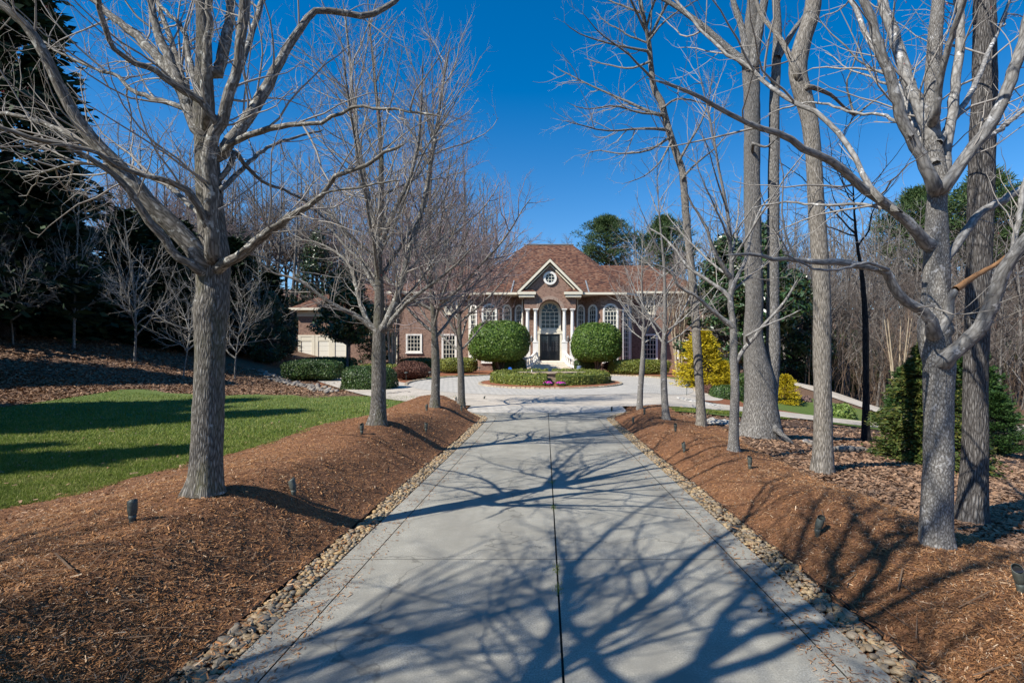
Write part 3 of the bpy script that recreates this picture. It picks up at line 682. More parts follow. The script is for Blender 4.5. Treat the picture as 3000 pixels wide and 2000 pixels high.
# --- the big maple left of the drive
def maple_left():
    rng = np.random.default_rng(101); Y0 = 4.65; base = px(602, 1432, Y0); base[2] = float(zl(base[0], base[1]))-.02
    tr = traced([([(602, 1445), (604, 1380), (608, 1250), (613, 1100), (616, 1000), (619, 920), (624, 880), (623, 820), (625, 740), (620, 650), (614, 570), (607, 450), (599, 330), (598, 200), (596, 80), (585, -60), (575, -220)], 98, 38, (0, .15))], Y0, rng, 110, wob=.0008)
    pyz = VY-(tr[0][0, :, 2]-HC)*F/tr[0][0, :, 1]; wpx = np.interp(-pyz, [-1440, -1400, -1300, -1100, -990, -912, -850, -780, -735, -700, -574, -446, -319, -191, 0, 220], [98, 93, 88, 86, 88, 98, 92, 94, 88, 78, 70, 68, 62, 48, 34, 18])
    tr = (tr[0], base_flare(tr[0], wpx[None, :]*.91*tr[0][..., 1]/F/2, .1, .2), tr[2])
    Lm = [([(622, 735), (619, 670), (616, 600), (616, 540), (617, 440), (628, 376), (650, 351), (676, 255), (701, 160), (710, 60), (720, -60), (728, -200)], 46, 26, (-.17, -.5)),
          ([(590, 760), (510, 665), (440, 600), (383, 530), (332, 472), (281, 421), (242, 370), (198, 300), (153, 204), (127, 147), (83, 83), (40, 40), (-20, 0), (-140, -70)], 66, 22, (-.05, -.7)),
          ([(583, 792), (510, 740), (467, 683), (415, 616), (357, 529), (300, 488), (191, 427), (96, 408), (0, 373), (-110, 340)], 30, 13, (-.1, -1.0)),
          ([(330, 470), (270, 430), (191, 389), (102, 351), (0, 328), (-100, 300)], 22, 10, (-.35, .1)),
          ([(612, 670), (574, 593), (542, 555), (485, 529), (408, 510), (344, 485), (281, 446), (215, 430), (140, 425)], 28, 9, (-.2, -1.1)),
          ([(600, 400), (574, 376), (542, 287), (517, 242), (472, 179), (408, 115), (351, 70), (300, 25), (255, -40), (215, -120)], 44, 18, (.05, .6)),
          ([(640, 370), (593, 300), (542, 268), (485, 230), (446, 204), (383, 179), (332, 140), (312, 96), (293, 38), (280, -40), (262, -140)], 27, 12, (-.3, -1.1)),
          ([(552, 300), (510, 210), (485, 147), (456, 77), (446, 19), (436, -60), (425, -180)], 36, 16, (.12, .5)),
          ([(588, 270), (574, 242), (555, 172), (542, 96), (504, 51), (460, 6), (410, -60)], 20, 9, (.1, .9)),
          ([(566, 335), (510, 306), (440, 287), (383, 262), (344, 223), (268, 198), (210, 172), (120, 120)], 19, 6, (.2, 1.0)),
          ([(655, 447), (676, 408), (721, 357), (759, 293), (797, 223), (829, 160), (874, 96), (906, 45), (938, 29), (995, 35), (1052, 48), (1110, 32), (1160, 0), (1200, -50)], 40, 14, (.1, .9)),
          ([(658, 442), (701, 408), (797, 376), (880, 364), (950, 357), (995, 332), (1033, 312), (1116, 319), (1199, 325), (1300, 345)], 22, 6, (.05, -.9)),
          ([(655, 775), (689, 759), (765, 695), (829, 650), (893, 606), (944, 574), (976, 523), (1020, 504), (1084, 478), (1135, 440), (1190, 420)], 34, 9, (-.1, -.8)),
          ([(700, 745), (770, 690), (840, 640), (905, 596), (960, 565), (1020, 555), (1100, 540), (1180, 525)], 16, 5, (-.2, -1.0)),
          ([(645, 523), (676, 485), (690, 445), (708, 472), (765, 529), (829, 555), (893, 587), (931, 625), (970, 655)], 19, 5, (.1, .9)),
          ([(640, 215), (668, 95), (676, 0), (684, -120)], 36, 20, (.2, .4)), ([(605, 330), (604, 180), (612, 60), (616, -120)], 30, 18, (-.15, -.3))]
    lb = traced(Lm, Y0, rng); lb = (lb[0], lump(lb[0], lb[1], rng, .05), lb[2]); lb = root(lb, (tr[0], tr[1]))
    b2, b3, b4 = twigs(rng, lb, (3.3, 5.5, 5.5), (.2, 1.1), .05)
    lb = (lb[0], lb[1]*.9, lb[2])
    hid = traced([([(620, 500), (560, 300), (480, 60), (380, -250)], 24, 8, 2.0), ([(620, 420), (700, 200), (790, -60), (860, -300)], 24, 8, 2.2), ([(600, 640), (450, 520), (250, 480), (60, 520)], 18, 5, 1.8), ([(640, 560), (790, 430), (950, 380)], 16, 5, 1.8)], Y0, rng)
    sel = lb[0][:, -1, 2] > 4.4; dl = unit(lb[0][sel, -2]-lb[0][sel, -4]); upb = grow(rng, lb[0][sel, -2], dl, np.full(int(sel.sum()), 4.), lb[1][sel, -2]*.95, 22, .07, .02, .25)
    hid = join(hid, upb)
    h2, h3, h4 = twigs(rng, hid, (2.4, 4.5, 4), (.25, 1.4), .06)
    bd = buds(rng, b4, .14, .006)
    KNOTS[:] = [(px(570, 905, Y0-.1), .12, .16), (px(652, 905, Y0-.12), .07, .25), (px(640, 895, Y0-.16), .03, -.2), (px(580, 990, Y0-.08), .09, .12), (px(585, 525, Y0-.12), .06, .5), (px(655, 600, Y0-.06), .05, .4), (px(665, 1010, Y0-.05), .1, .1)]
    make_tree('maple_tree', 'large rough barked bare maple nearest on the left mulch berm, limbs spreading wide', 'tree', base, [(tr[0], tr[1], 30, 0)],
              [(lb[0], lb[1], 9, 0), (hid[0], hid[1], 7, 0), (b2[0], b2[1], 5, 1), (b3[0], b3[1], 3, 1), (b4[0], b4[1], 3, 1), (h2[0], h2[1], 4, 1), (h3[0], h3[1], 3, 1), (h4[0], h4[1], 3, 1)], [B_MAPLE], [B_LIMB, B_TWIG], bd)
maple_left(); KNOTS[:] = []

# --- the pale maple right of the drive
def maple_right():
    rng = np.random.default_rng(202); Y0 = 4.18; base = px(2743, 1612, Y0); base[2] = float(zr(base[0], base[1]))-.02
    tr = traced([([(2742, 1625), (2744, 1500), (2748, 1350), (2749, 1200), (2750, 1120), (2752, 1060), (2742, 1015), (2737, 980), (2740, 930), (2742, 860), (2742, 760), (2742, 690), (2743, 610), (2748, 555), (2747, 520), (2735, 450), (2727, 380), (2729, 300), (2736, 180), (2744, 60), (2756, -60), (2765, -220)], 84, 30, (0, .1))], Y0, rng, 110, wob=.0008)
    pyz = VY-(tr[0][0, :, 2]-HC)*F/tr[0][0, :, 1]; wpx = np.interp(-pyz, [-1620, -1500, -1383, -1191, -1096, -1040, -957, -893, -765, -638, -575, -545, -500, -383, -255, -128, 0, 220], [80, 77, 75, 76, 82, 84, 80, 72, 64, 55, 48, 58, 50, 46, 42, 37, 30, 18])
    tr = (tr[0], base_flare(tr[0], wpx[None, :]*tr[0][..., 1]/F/2, .1, .17), tr[2])
    Lm = [([(2736, 545), (2705, 480), (2660, 390), (2628, 300), (2600, 210), (2575, 130), (2545, 40), (2520, -40), (2490, -160)], 40, 18, (-.08, -.4)),
          ([(2732, 400), (2690, 310), (2665, 250), (2642, 180), (2610, 76), (2585, 0), (2560, -110)], 42, 22, (.05, .5)),
          ([(2765, 510), (2782, 385), (2800, 255), (2814, 96), (2810, 0), (2800, -120)], 32, 18, (.05, .3)),
          ([(2768, 545), (2820, 475), (2872, 410), (2918, 338), (2954, 255), (2985, 160), (3010, 70), (3040, -40)], 40, 26, (-.05, -.4)),
          ([(2735, 975), (2715, 920), (2680, 899), (2640, 872), (2616, 835), (2597, 790), (2572, 784), (2495, 772), (2393, 765), (2278, 759), (2200, 745), (2120, 742)], 38, 7, (-.1, -.9)),
          ([(2712, 712), (2680, 672), (2660, 648), (2610, 606), (2546, 561), (2482, 510), (2431, 472), (2361, 440), (2284, 395), (2221, 376), (2138, 332), (2061, 287), (1978, 255), (1900, 230)], 36, 8, (0, -1.3)),
          ([(2585, 587), (2546, 542), (2495, 446), (2450, 383), (2393, 332), (2329, 300), (2253, 255), (2189, 191), (2138, 166), (2074, 108), (2010, 38), (1960, -30)], 19, 6, (-.4, .9)),
          ([(2765, 770), (2814, 701), (2871, 625), (2935, 587), (3000, 548), (3090, 500)], 28, 18, (.0, .5)),
          ([(2768, 1055), (2830, 1000), (2872, 955), (2909, 887), (2935, 810), (2967, 752), (3000, 708), (3080, 620)], 50, 30, (-.08, -.7)),
          ([(2758, 965), (2778, 925), (2783, 880), (2800, 846)], 34, 20, (-.05, -.1)),
          ([(2950, 780), (2975, 690), (2990, 600), (3005, 520), (3030, 400)], 18, 10, (-.45, -.2)),
          ([(2600, 790), (2540, 770), (2450, 790), (2380, 785), (2290, 740)], 12, 4, (-.5, -1.2)),
          ([(2742, 330), (2760, 200), (2795, 90), (2830, -20), (2860, -120)], 24, 12, (-.1, -.7)),
          ([(2640, 620), (2520, 600), (2400, 600), (2300, 592), (2200, 610)], 12, 4, (-.3, .8)),
          ([(2870, 412), (2930, 380), (2990, 330), (3060, 260)], 16, 9, (-.1, .5)), ([(2672, 400), (2600, 340), (2500, 330), (2380, 300), (2250, 330)], 11, 4, (-.2, .9))]
    lb = traced(Lm, Y0, rng); lb = (lb[0], lump(lb[0], lb[1], rng, .05), lb[2]); lb = root(lb, (tr[0], tr[1]))
    b2, b3, b4 = twigs(rng, lb, (3.4, 4.6, 4.4), (.2, 1.1), .05)
    hid = traced([([(2742, 480), (2650, 300), (2520, 60), (2400, -220)], 24, 8, 2.2), ([(2750, 420), (2860, 240), (2960, 0)], 22, 8, 2.0)], Y0, rng)
    sel = lb[0][:, -1, 2] > 4.4; dl = unit(lb[0][sel, -2]-lb[0][sel, -4]); upb = grow(rng, lb[0][sel, -2], dl, np.full(int(sel.sum()), 4.), lb[1][sel, -2]*.95, 22, .07, .02, .25)
    hid = join(hid, upb)
    h2, h3, h4 = twigs(rng, hid, (3.2, 4.5, 4), (.25, 1.3), .06)
    KNOTS[:] = [(px(2724, 1062, Y0-.05), .07, .35), (px(2742, 892, Y0-.12), .05, .3), (px(2742, 890, Y0-.14), .025, -.5), (px(2738, 745, Y0-.1), .06, .25), (px(2722, 545, Y0-.05), .05, .5), (px(2778, 965, Y0-.05), .05, .35), (px(2745, 1000, Y0-.1), .08, .12)]
    t = make_tree('maple_tree', 'pale smooth barked bare maple nearest on the right mulch bed, with a knot hole', 'tree', base, [(tr[0], tr[1], 30, 0)],
              [(lb[0], lb[1], 9, 0), (hid[0], hid[1], 7, 0), (b2[0], b2[1], 5, 1), (b3[0], b3[1], 3, 1), (b4[0], b4[1], 3, 1), (h2[0], h2[1], 4, 1), (h3[0], h3[1], 3, 1), (h4[0], h4[1], 3, 1)], [B_PALET], [B_PALE, B_TWIG], buds(rng, b4, .05, .006))
    KN = 0; st = traced([([(2799, 848), (2840, 820), (2880, 795), (2915, 775), (2958, 742)], 21, 9, (-.1, .1))], Y0, rng, 12, wob=.006)
    d = link('broken_branch', batch_mesh('broken_branch', [(st[0], st[1], 7, 0)], [B_WOOD], base), t); tag(d, 'orange brown broken branch stripped of its bark')
maple_right(); KNOTS[:] = []

# --- generic vase shaped young maple: traced trunk, grown limbs
def young(label, p, q, Y0, zf, H, w, first, nl, seed, bark, limbbark, twig, lean=0, name='maple_tree', dens=(3.2, 3.6, 3.0), spread=.62, bud=.1, trunkpts=None, extra=None, ang=(.55, 1.0), up=.07, thick=1., flare_k=.22):
    rng = np.random.default_rng(seed); base = px(p, q, Y0); base[2] = float(zf(base[0], base[1]))-.03
    n = 26
    if trunkpts: tr = traced([(trunkpts, w, w*.12, (0, .1))], Y0, rng, n, wob=.004); P = tr[0][0]; P[0, 2] = base[2]; 
    else:
        s = np.linspace(0, 1, n); P = np.stack([base[0]+lean*s+.05*H/8*np.sin(s*9+seed), base[1]+.04*np.sin(s*7+seed*2), base[2]+H*s], -1)
    H = P[-1, 2]-base[2]; s = (P[:, 2]-base[2])/H
    r = (w*Y0/F/2)*np.interp(s, [0, first/H*.8, first/H*1.15, .6, .85, 1], [1, .86, .62, .3, .12, .04]); r = r*(1+flare_k*np.exp(-s*H/.15))
    zs = np.sort(rng.uniform(0, 1, nl)**1.15)*(H*.86-first)+first
    az = np.arange(nl)*2.4+rng.normal(0, .35, nl); pos = np.stack([np.interp(zs, P[:, 2]-base[2], P[:, i]) for i in range(3)], -1)
    el = rng.uniform(*ang, nl)*(.85+.3*(zs/H)); el = np.clip(el, .25, 1.35)
    d = np.stack([np.cos(az)*np.cos(el), np.sin(az)*np.cos(el), np.sin(el)], -1)
    ln = np.clip((H-zs)*spread*rng.uniform(.75, 1.15, nl), .5, 6)*(.75+.25*np.minimum(1, (zs-first)/1.2+.3))
    r0 = np.clip(ln*.0105*thick, .006, np.interp(zs/H, s, r)*.72)
    lb = grow(rng, pos, d, ln, r0, 14, .055, .05, .22)
    if extra:
        ex = root(traced(extra, Y0, rng, 12), (P[None], r[None])); lb = join(lb, ex)
    top = (P[None, n//2:], r[None, n//2:], np.array([H/2])); 
    b2, b3, b4 = twigs(rng, lb, dens, (.25, 1.7), up, thick=thick)
    t2 = spawn(rng, top, 12, .3, 1, (.4, .8), .4, (.4, 1.4), 7, .08, .06, .01)
    t3 = spawn(rng, t2, -3.5, .15, 1, (.4, 1), .5, (.15, .7), 5, .1, .07, .009)
    items = [(lb[0], lb[1], 6, 0), (b2[0], b2[1], 4, 1), (b3[0], b3[1], 3, 1), (t2[0], t2[1], 4, 1), (t3[0], t3[1], 3, 1)]
    if b4 is not None: items.append((b4[0], b4[1], 3, 1))
    bd = buds(rng, b4 if b4 is not None else b3, bud, .008) if bud else None
    return make_tree(name, label, 'tree', base, [(P[None], r[None], 14, 0)], items, [bark], [limbbark, twig], bd)

def T2pts(): return [(1107, 1265), (1109, 1150), (1110, 1000), (1110, 930), (1112, 850), (1107, 735), (1112, 640), (1118, 510), (1112, 380), (1100, 250), (1085, 100), (1070, -60)]
young('second bare maple from the camera on the left berm, forking low with dense twigs', 1107, 1255, 9.45, zl, 8, 46, 1.7, 17, 31, B_MAPLE, B_LIMB, B_TWIG, trunkpts=T2pts(), dens=(6.0, 7.0, 6.0), bud=.12, spread=.56, ang=(.5, 1.05),
      extra=[([(1085, 955), (1045, 925), (955, 880), (893, 830), (797, 797), (750, 760)], 20, 4, (0, -.6)), ([(1130, 950), (1160, 880), (1182, 800), (1200, 735), (1237, 612), (1268, 446), (1295, 255), (1320, 120)], 24, 5, (0, .5)),
             ([(1110, 710), (1075, 560), (1045, 380), (1020, 130), (1005, 0)], 20, 5, (0, .4)), ([(1135, 960), (1180, 900), (1240, 850), (1310, 800), (1390, 720)], 17, 4, (0, -.7)), ([(1100, 840), (1050, 760), (985, 690), (930, 600)], 14, 4, (0, .6)),
             ([(1122, 700), (1165, 600), (1215, 480), (1235, 330), (1240, 150)], 17, 4, (0, -.5)), ([(1088, 960), (1060, 900), (1046, 850), (1020, 770), (940, 715), (860, 700)], 16, 4, (0, .8))])
young('third bare maple along the left berm, slender trunk with a crook', 1270, 1205, 14.1, zl, 10.2, 27, 1.9, 30, 32, B_MAPLE, B_LIMB, B_TWIGP, lean=-.1, dens=(5.5, 6.5, 5), bud=.1, spread=.5, ang=(.35, 1.1), thick=1.15)
young('fourth bare maple, the farthest on the left berm beside the road', 1347, 1168, 18.5, zl, 10.3, 22, 2.0, 30, 33, B_MAPLE, B_LIMB, B_TWIGP, lean=.15, dens=(5.2, 6.2, 4.5), bud=.1, spread=.5, ang=(.3, 1.05), thick=1.25)
young('second pale young tree on the right bed, one long limb rising rightward', 2148, 1345, 8.73, zr, 6.4, 28, 2.1, 11, 34, B_PALET, B_PALE, B_TWIG, dens=(4, 4.6, 3), bud=0, spread=.5, ang=(.5, .95),
      trunkpts=[(2148, 1350), (2150, 1250), (2154, 1150), (2150, 1050), (2148, 950), (2140, 900), (2143, 800), (2140, 740), (2135, 640), (2115, 540), (2095, 430), (2075, 330), (2050, 220), (2030, 100)],
      extra=[([(2165, 1045), (2200, 1000), (2240, 950), (2275, 910), (2305, 875), (2338, 815)], 13, 6, (0, -.4)), ([(2140, 950), (2080, 905), (2045, 870), (1990, 840), (1960, 790), (1900, 770)], 15, 4, (0, -.5)), ([(2137, 870), (2090, 830), (2040, 800), (2015, 780), (1950, 700), (1890, 660)], 14, 4, (0, .5)),
             ([(2130, 800), (2085, 720), (2065, 660), (2030, 600), (1990, 520)], 13, 4, (0, -.4)), ([(2150, 830), (2185, 760), (2200, 690), (2235, 600), (2290, 560)], 13, 4, (0, .6)), ([(2185, 985), (2240, 955), (2300, 930), (2350, 905)], 8, 3, (-.2, -.5))])
young('third pale young tree on the right mulch bed, standing upright', 1955, 1243, 13.4, zr, 7.4, 21, 2.0, 20, 35, B_PALET, B_PALE, B_TWIG, lean=-.25, dens=(4, 4.6, 3), bud=0, spread=.52, ang=(.35, 1.0), thick=1.1)
young('fourth pale young tree, the farthest on the right bed beside the road', 1878, 1210, 17.1, zr, 6.6, 18, 1.8, 20, 36, B_PALET, B_PALE, B_TWIG, lean=.1, dens=(4, 4.6, 3), bud=0, spread=.55, ang=(.35, 1.0), thick=1.2)
# two more of the row stand left of and behind the viewpoint; their shadows cross the drive
def shade_tree(x, y, seed, lab, H=8.5, w=105):
    q = VY-(float(zl(x, max(y, 0)))-HC)*F/4.65
    rng = np.random.default_rng(seed); base = np.array((x, y, float(zl(x, y))-.03)); n = 24; s = np.linspace(0, 1, n)
    P = np.stack([base[0]+.1*np.sin(s*8), base[1]+.05*np.sin(s*6), base[2]+H*s], -1); r = .15*np.interp(s, [0, .22, .3, .6, 1], [1, .85, .55, .28, .05])
    nl = 20; zs = 1.8+np.linspace(0, 1, nl)**1.1*5.2; az = np.arange(nl)*2.4+seed; el = np.linspace(.5, 1.1, nl)
    d = np.stack([np.cos(az)*np.cos(el), np.sin(az)*np.cos(el), np.sin(el)], -1); ln = np.linspace(5.2, 2.6, nl); pos = np.stack([np.interp(zs, P[:, 2]-base[2], P[:, i]) for i in range(3)], -1)
    lb = grow(rng, pos, d, ln, np.clip(ln*.0125, .016, .06), 16, .12, .03, .2); b2, b3, b4 = twigs(rng, lb, (4., 4.6, 2.6), (.3, 1.9), .05, thick=1.1)
    make_tree('maple_tree', lab, 'tree', base, [(P[None], r[None], 14, 0)], [(lb[0], lb[1], 7, 0), (b2[0], b2[1], 4, 1), (b3[0], b3[1], 3, 1), (b4[0], b4[1], 3, 1)], [B_MAPLE], [B_LIMB, B_TWIG])
shade_tree(-3.1, -.15, 5, 'bare maple beside the viewpoint, its forked shadow across the driveway foreground')
shade_tree(-7.2, -1.6, 14, 'bare maple on the lawn side of the viewpoint, its twig shadows dappling the near driveway', 10)
shade_tree(-3.4, -4.6, 9, 'bare maple behind the viewpoint shading the lowest part of the driveway')

# --- big woodland trunks on the right
def tall(name, label, p, q, Y0, pts, widths, bark, seed, limbs=(), dens=(2.4, 3.4, 2.6), twig=None, fk=.35, fh=.3, more=(), top=20):
    rng = np.random.default_rng(seed); base = px(p, q, Y0); base[2] = float(tz(base[0], base[1]))-.05
    tr = traced([(pts, widths[0], widths[-1], (0, .3))], Y0, rng, 90, wob=.002); s = np.linspace(0, 1, 90)
    
    ql = np.concatenate([[0], np.cumsum(np.hypot(*np.diff(np.array(pts, float), axis=0).T))]); wp = np.interp(s, ql/ql[-1], widths); tr[0][0][0, 2] = base[2]
    rr = lump(tr[0], base_flare(tr[0], wp[None]*tr[0][..., 1]/F/2, fh, fk), rng, .025)
    items = [(tr[0], rr, 24, 0)]
    for pts2, w0, w1, dy in more:
        m = traced([(pts2, w0, w1, dy)], Y0, rng, 40, wob=.004); items.append((m[0], lump(m[0], m[1], rng, .03), 16, 0))
    cr = []
    tops = spawn(rng, (tr[0][:, 50:], rr[:, 50:], np.array([8.])), 14, .35, 1, (.6, 1.1), .5, (1.5, 4), 12, .1, .05, .014)
    lb = tops
    if limbs: lb = join(lb, root(traced(limbs, Y0, rng, 10), (tr[0], rr)))
    b2, b3, b4 = twigs(rng, lb, dens, (.4, 2.2), .03, thick=1.2)
    cr = [(lb[0], lb[1], 6, 0), (b2[0], b2[1], 4, 1), (b3[0], b3[1], 3, 1), (b4[0], b4[1], 3, 1)]
    return make_tree(name, label, 'tree', base, items, cr, [bark], [bark, twig or B_TWIGB])

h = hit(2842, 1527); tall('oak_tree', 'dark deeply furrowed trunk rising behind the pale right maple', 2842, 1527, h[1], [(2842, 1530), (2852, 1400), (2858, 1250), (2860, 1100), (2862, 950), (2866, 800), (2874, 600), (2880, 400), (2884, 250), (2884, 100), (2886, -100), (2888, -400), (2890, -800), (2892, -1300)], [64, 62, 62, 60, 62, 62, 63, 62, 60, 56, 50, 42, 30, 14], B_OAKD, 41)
h = hit(2410, 1382); tall('oak_tree', 'grey brown trunk with a wavy upper bend, nearer of the woodland trunks on the right', 2410, 1382, h[1], [(2410, 1388), (2412, 1300), (2410, 1200), (2408, 1050), (2408, 900), (2402, 750), (2392, 600), (2386, 500), (2380, 420), (2368, 330), (2345, 250), (2338, 195), (2352, 120), (2375, 50), (2385, -20), (2392, -200), (2396, -500), (2400, -900)], [56, 50, 50, 48, 46, 46, 44, 44, 46, 48, 50, 50, 46, 44, 42, 34, 24, 12], B_TULIP, 42, fk=.25,
     limbs=[([(2362, 255), (2400, 262), (2440, 285), (2475, 315), (2505, 338)], 16, 5, (0, .8)), ([(2505, 338), (2540, 310), (2600, 270), (2650, 240)], 7, 3, (.8, 1.5)), ([(2335, 215), (2290, 120), (2230, 40), (2200, -60)], 20, 7, (0, .8)), ([(2500, 330), (2480, 250), (2500, 190), (2520, 100)], 7, 3, (.8, .4))])
h = hit(2222, 1278); BY = h[1]
tall('oak_tree', 'massive grey twin stemmed oak with a flared foot, right of the drive', 2222, 1278, BY, [(2222, 1285), (2228, 1200), (2226, 1120), (2214, 1050), (2208, 980), (2208, 850), (2206, 700), (2204, 550), (2203, 400), (2202, 300), (2200, 200), (2200, 100), (2206, 0), (2210, -150), (2215, -400), (2218, -800)], [100, 92, 84, 66, 54, 50, 47, 46, 45, 46, 48, 40, 32, 24, 16, 8], B_OAK, 43, fk=.3, fh=.45, dens=(2.4, 3.4, 2.4),
     more=[([(2252, 1190), (2262, 1080), (2266, 1000), (2264, 850), (2266, 700), (2266, 560), (2268, 420), (2268, 300), (2276, 180), (2278, 80), (2274, 0), (2272, -200), (2270, -500)], 44, 16, (.1, .6)), ([(2206, 200), (2225, 80), (2240, 0), (2260, -150), (2280, -400)], 30, 14, (0, -.6)), ([(2195, 200), (2170, 70), (2150, 10), (2130, -100), (2110, -250)], 22, 10, (0, .6)),
           ([(2255, 1240), (2285, 1268), (2310, 1290), (2325, 1302)], 22, 8, (-.3, -.8))],
     limbs=[([(2195, 195), (2130, 140), (2060, 80), (1990, 25), (1930, -10), (1880, -30)], 24, 9, (0, .9)), ([(2180, 160), (2170, 60), (2150, 0)], 16, 8, (.3, .6)), ([(2278, 170), (2320, 100), (2370, 30), (2400, -30)], 22, 9, (.3, 1)), ([(2206, 420), (2245, 430), (2270, 410), (2300, 380)], 9, 4, (-.3, -.9))])
h = hit(2055, 1252); LY = h[1]
tall('oak_tree', 'slim tan trunk leaning left and reaching dense twigs over the house', 2055, 1252, LY, [(2055, 1256), (2052, 1180), (2046, 1080), (2040, 980), (2032, 850), (2020, 740), (2012, 650), (2004, 560), (1998, 500), (1985, 460), (1968, 410), (1948, 340), (1938, 300), (1916, 260), (1908, 200), (1902, 130), (1884, 40), (1870, -60), (1860, -250)], [28, 25, 24, 24, 23, 22, 22, 21, 21, 21, 20, 19, 19, 17, 15, 12, 10, 7, 4], B_TULIP, 44, fk=.45, fh=.25, dens=(4, 5, 4.5), twig=B_TWIG,
     limbs=[([(1950, 380), (1870, 377), (1780, 383), (1690, 365), (1640, 350)], 9, 2, (0, -1.2)), ([(1908, 330), (1820, 290), (1740, 255), (1660, 215), (1620, 190)], 9, 2, (0, .8)), ([(1896, 150), (1790, 130), (1690, 95), (1650, 60)], 8, 2, (0, -.6)), ([(1910, 230), (1830, 150), (1760, 100), (1700, 30)], 8, 2, (0, -1.2)), ([(1935, 320), (1985, 290), (2050, 300), (2100, 320)], 8, 2, (0, .7)),
            ([(1965, 400), (1900, 440), (1820, 450), (1750, 440), (1700, 460)], 8, 2, (0, 1.2)), ([(1900, 120), (1950, 60), (2010, 20), (2080, -20)], 7, 2, (0, -.5)), ([(1885, 40), (1830, 20), (1760, -10), (1700, -30)], 7, 2, (0, .7)), ([(1945, 335), (1870, 330), (1800, 310), (1720, 320), (1660, 300)], 8, 2, (0, -.4)), ([(1905, 180), (1850, 200), (1780, 190), (1710, 170)], 7, 2, (0, 1.3)), ([(1968, 410), (1930, 480), (1880, 520), (1820, 540)], 7, 2, (0, -.9)),
            ([(2000, 520), (2050, 470), (2100, 430), (2140, 380)], 8, 2, (0, .8)), ([(1990, 470), (2030, 400), (2070, 320), (2090, 200)], 8, 2, (0, -.6))])
h = hit(2537, 1292); tall('bare_tree', 'black slender trunk beside the lower drive at right', 2537, 1292, h[1], [(2537, 1296), (2537, 1150), (2536, 1000), (2532, 880), (2524, 800), (2512, 720), (2504, 640), (2500, 560), (2496, 500)], [22, 18, 17, 14, 11, 8, 6, 4, 2], B_DARK, 45, dens=(2, 2.4, 1.5))
# ------------------------------------------------------------------ evergreens and shrubs
G_DARK = leafmat('dark conifer sprays', [(.008, .018, .01), (.014, .03, .014), (.02, .042, .018), (.03, .055, .02)], .7, .2)
G_MAG = leafmat('glossy magnolia leaves', [(.012, .03, .01), (.02, .05, .014), (.03, .07, .02), (.05, .085, .025), (.07, .05, .02)], .35, .5)
G_HEDGE = leafmat('hedge leaves', [(.02, .045, .012), (.035, .075, .016), (.055, .1, .022), (.09, .13, .03)], .45, .4)
G_BALL = leafmat('topiary holly leaves', [(.035, .07, .012), (.06, .115, .016), (.09, .15, .022), (.13, .185, .03), (.05, .09, .015)], .5, .25)
G_BOX = leafmat('clipped boxwood leaves', [(.07, .095, .014), (.12, .145, .02), (.17, .19, .028), (.23, .225, .045)], .5, .35)
G_YEL = leafmat('golden thread foliage', [(.34, .26, .008), (.48, .36, .012), (.56, .44, .02), (.22, .18, .01), (.4, .31, .012)], .6, .25)
G_HEM = leafmat('hemlock sprays', [(.028, .052, .012), (.052, .085, .017), (.08, .11, .022), (.15, .14, .032), (.04, .068, .015)], .6, .25, .15)
G_ARB = leafmat('green cedar sprays', [(.012, .036, .01), (.024, .06, .014), (.04, .09, .02), (.065, .12, .026)], .6, .25, .15)
G_PINE = leafmat('pine needles', [(.02, .045, .014), (.035, .07, .02), (.06, .1, .028), (.09, .12, .035)], .6, .3, .1)
G_BARB = leafmat('leafless reddish barberry twigs', [(.1, .045, .035), (.15, .07, .05), (.2, .11, .08), (.08, .04, .03)], .9, .1)
G_RHO = leafmat('light green shrub leaves', [(.06, .11, .02), (.1, .16, .03), (.15, .21, .045), (.19, .24, .06)], .45, .4)
G_AZA = leafmat('bare grey pink twiggy shrub', [(.16, .1, .09), (.22, .15, .13), (.12, .08, .07)], .9, .1)
B_STEM = flat('shrub stems', (.12, .095, .075), .9, .1)

def leafcards(P, N, size, rng, tilt=.7, asp=.55):
    """rhombic leaves at P whose faces look roughly along N"""
    n = len(P); N = unit(N+rng.normal(0, tilt, (n, 3))); a = unit(np.cross(N, rng.normal(0, 1, (n, 3)))); c = np.cross(N, a)
    s = (size*rng.uniform(.65, 1.35, n))[:, None]/2
    V = np.stack([P-a*s, P+c*s*asp, P+a*s, P-c*s*asp], 1).reshape(-1, 3); return V, np.arange(4*n).reshape(n, 4)
def sprays(P, D, ln, wd, rng, jit=.35):
    """narrow sprays pointing along D"""
    n = len(P); D = unit(D+rng.normal(0, jit, (n, 3))); s = unit(np.cross(D, rng.normal(0, 1, (n, 3)))); L = (ln*rng.uniform(.6, 1.35, n))[:, None]; w = (wd*rng.uniform(.6, 1.3, n))[:, None]/2
    V = np.stack([P, P+D*L*.45+s*w, P+D*L, P+D*L*.45-s*w], 1).reshape(-1, 3); return V, np.arange(4*n).reshape(n, 4)

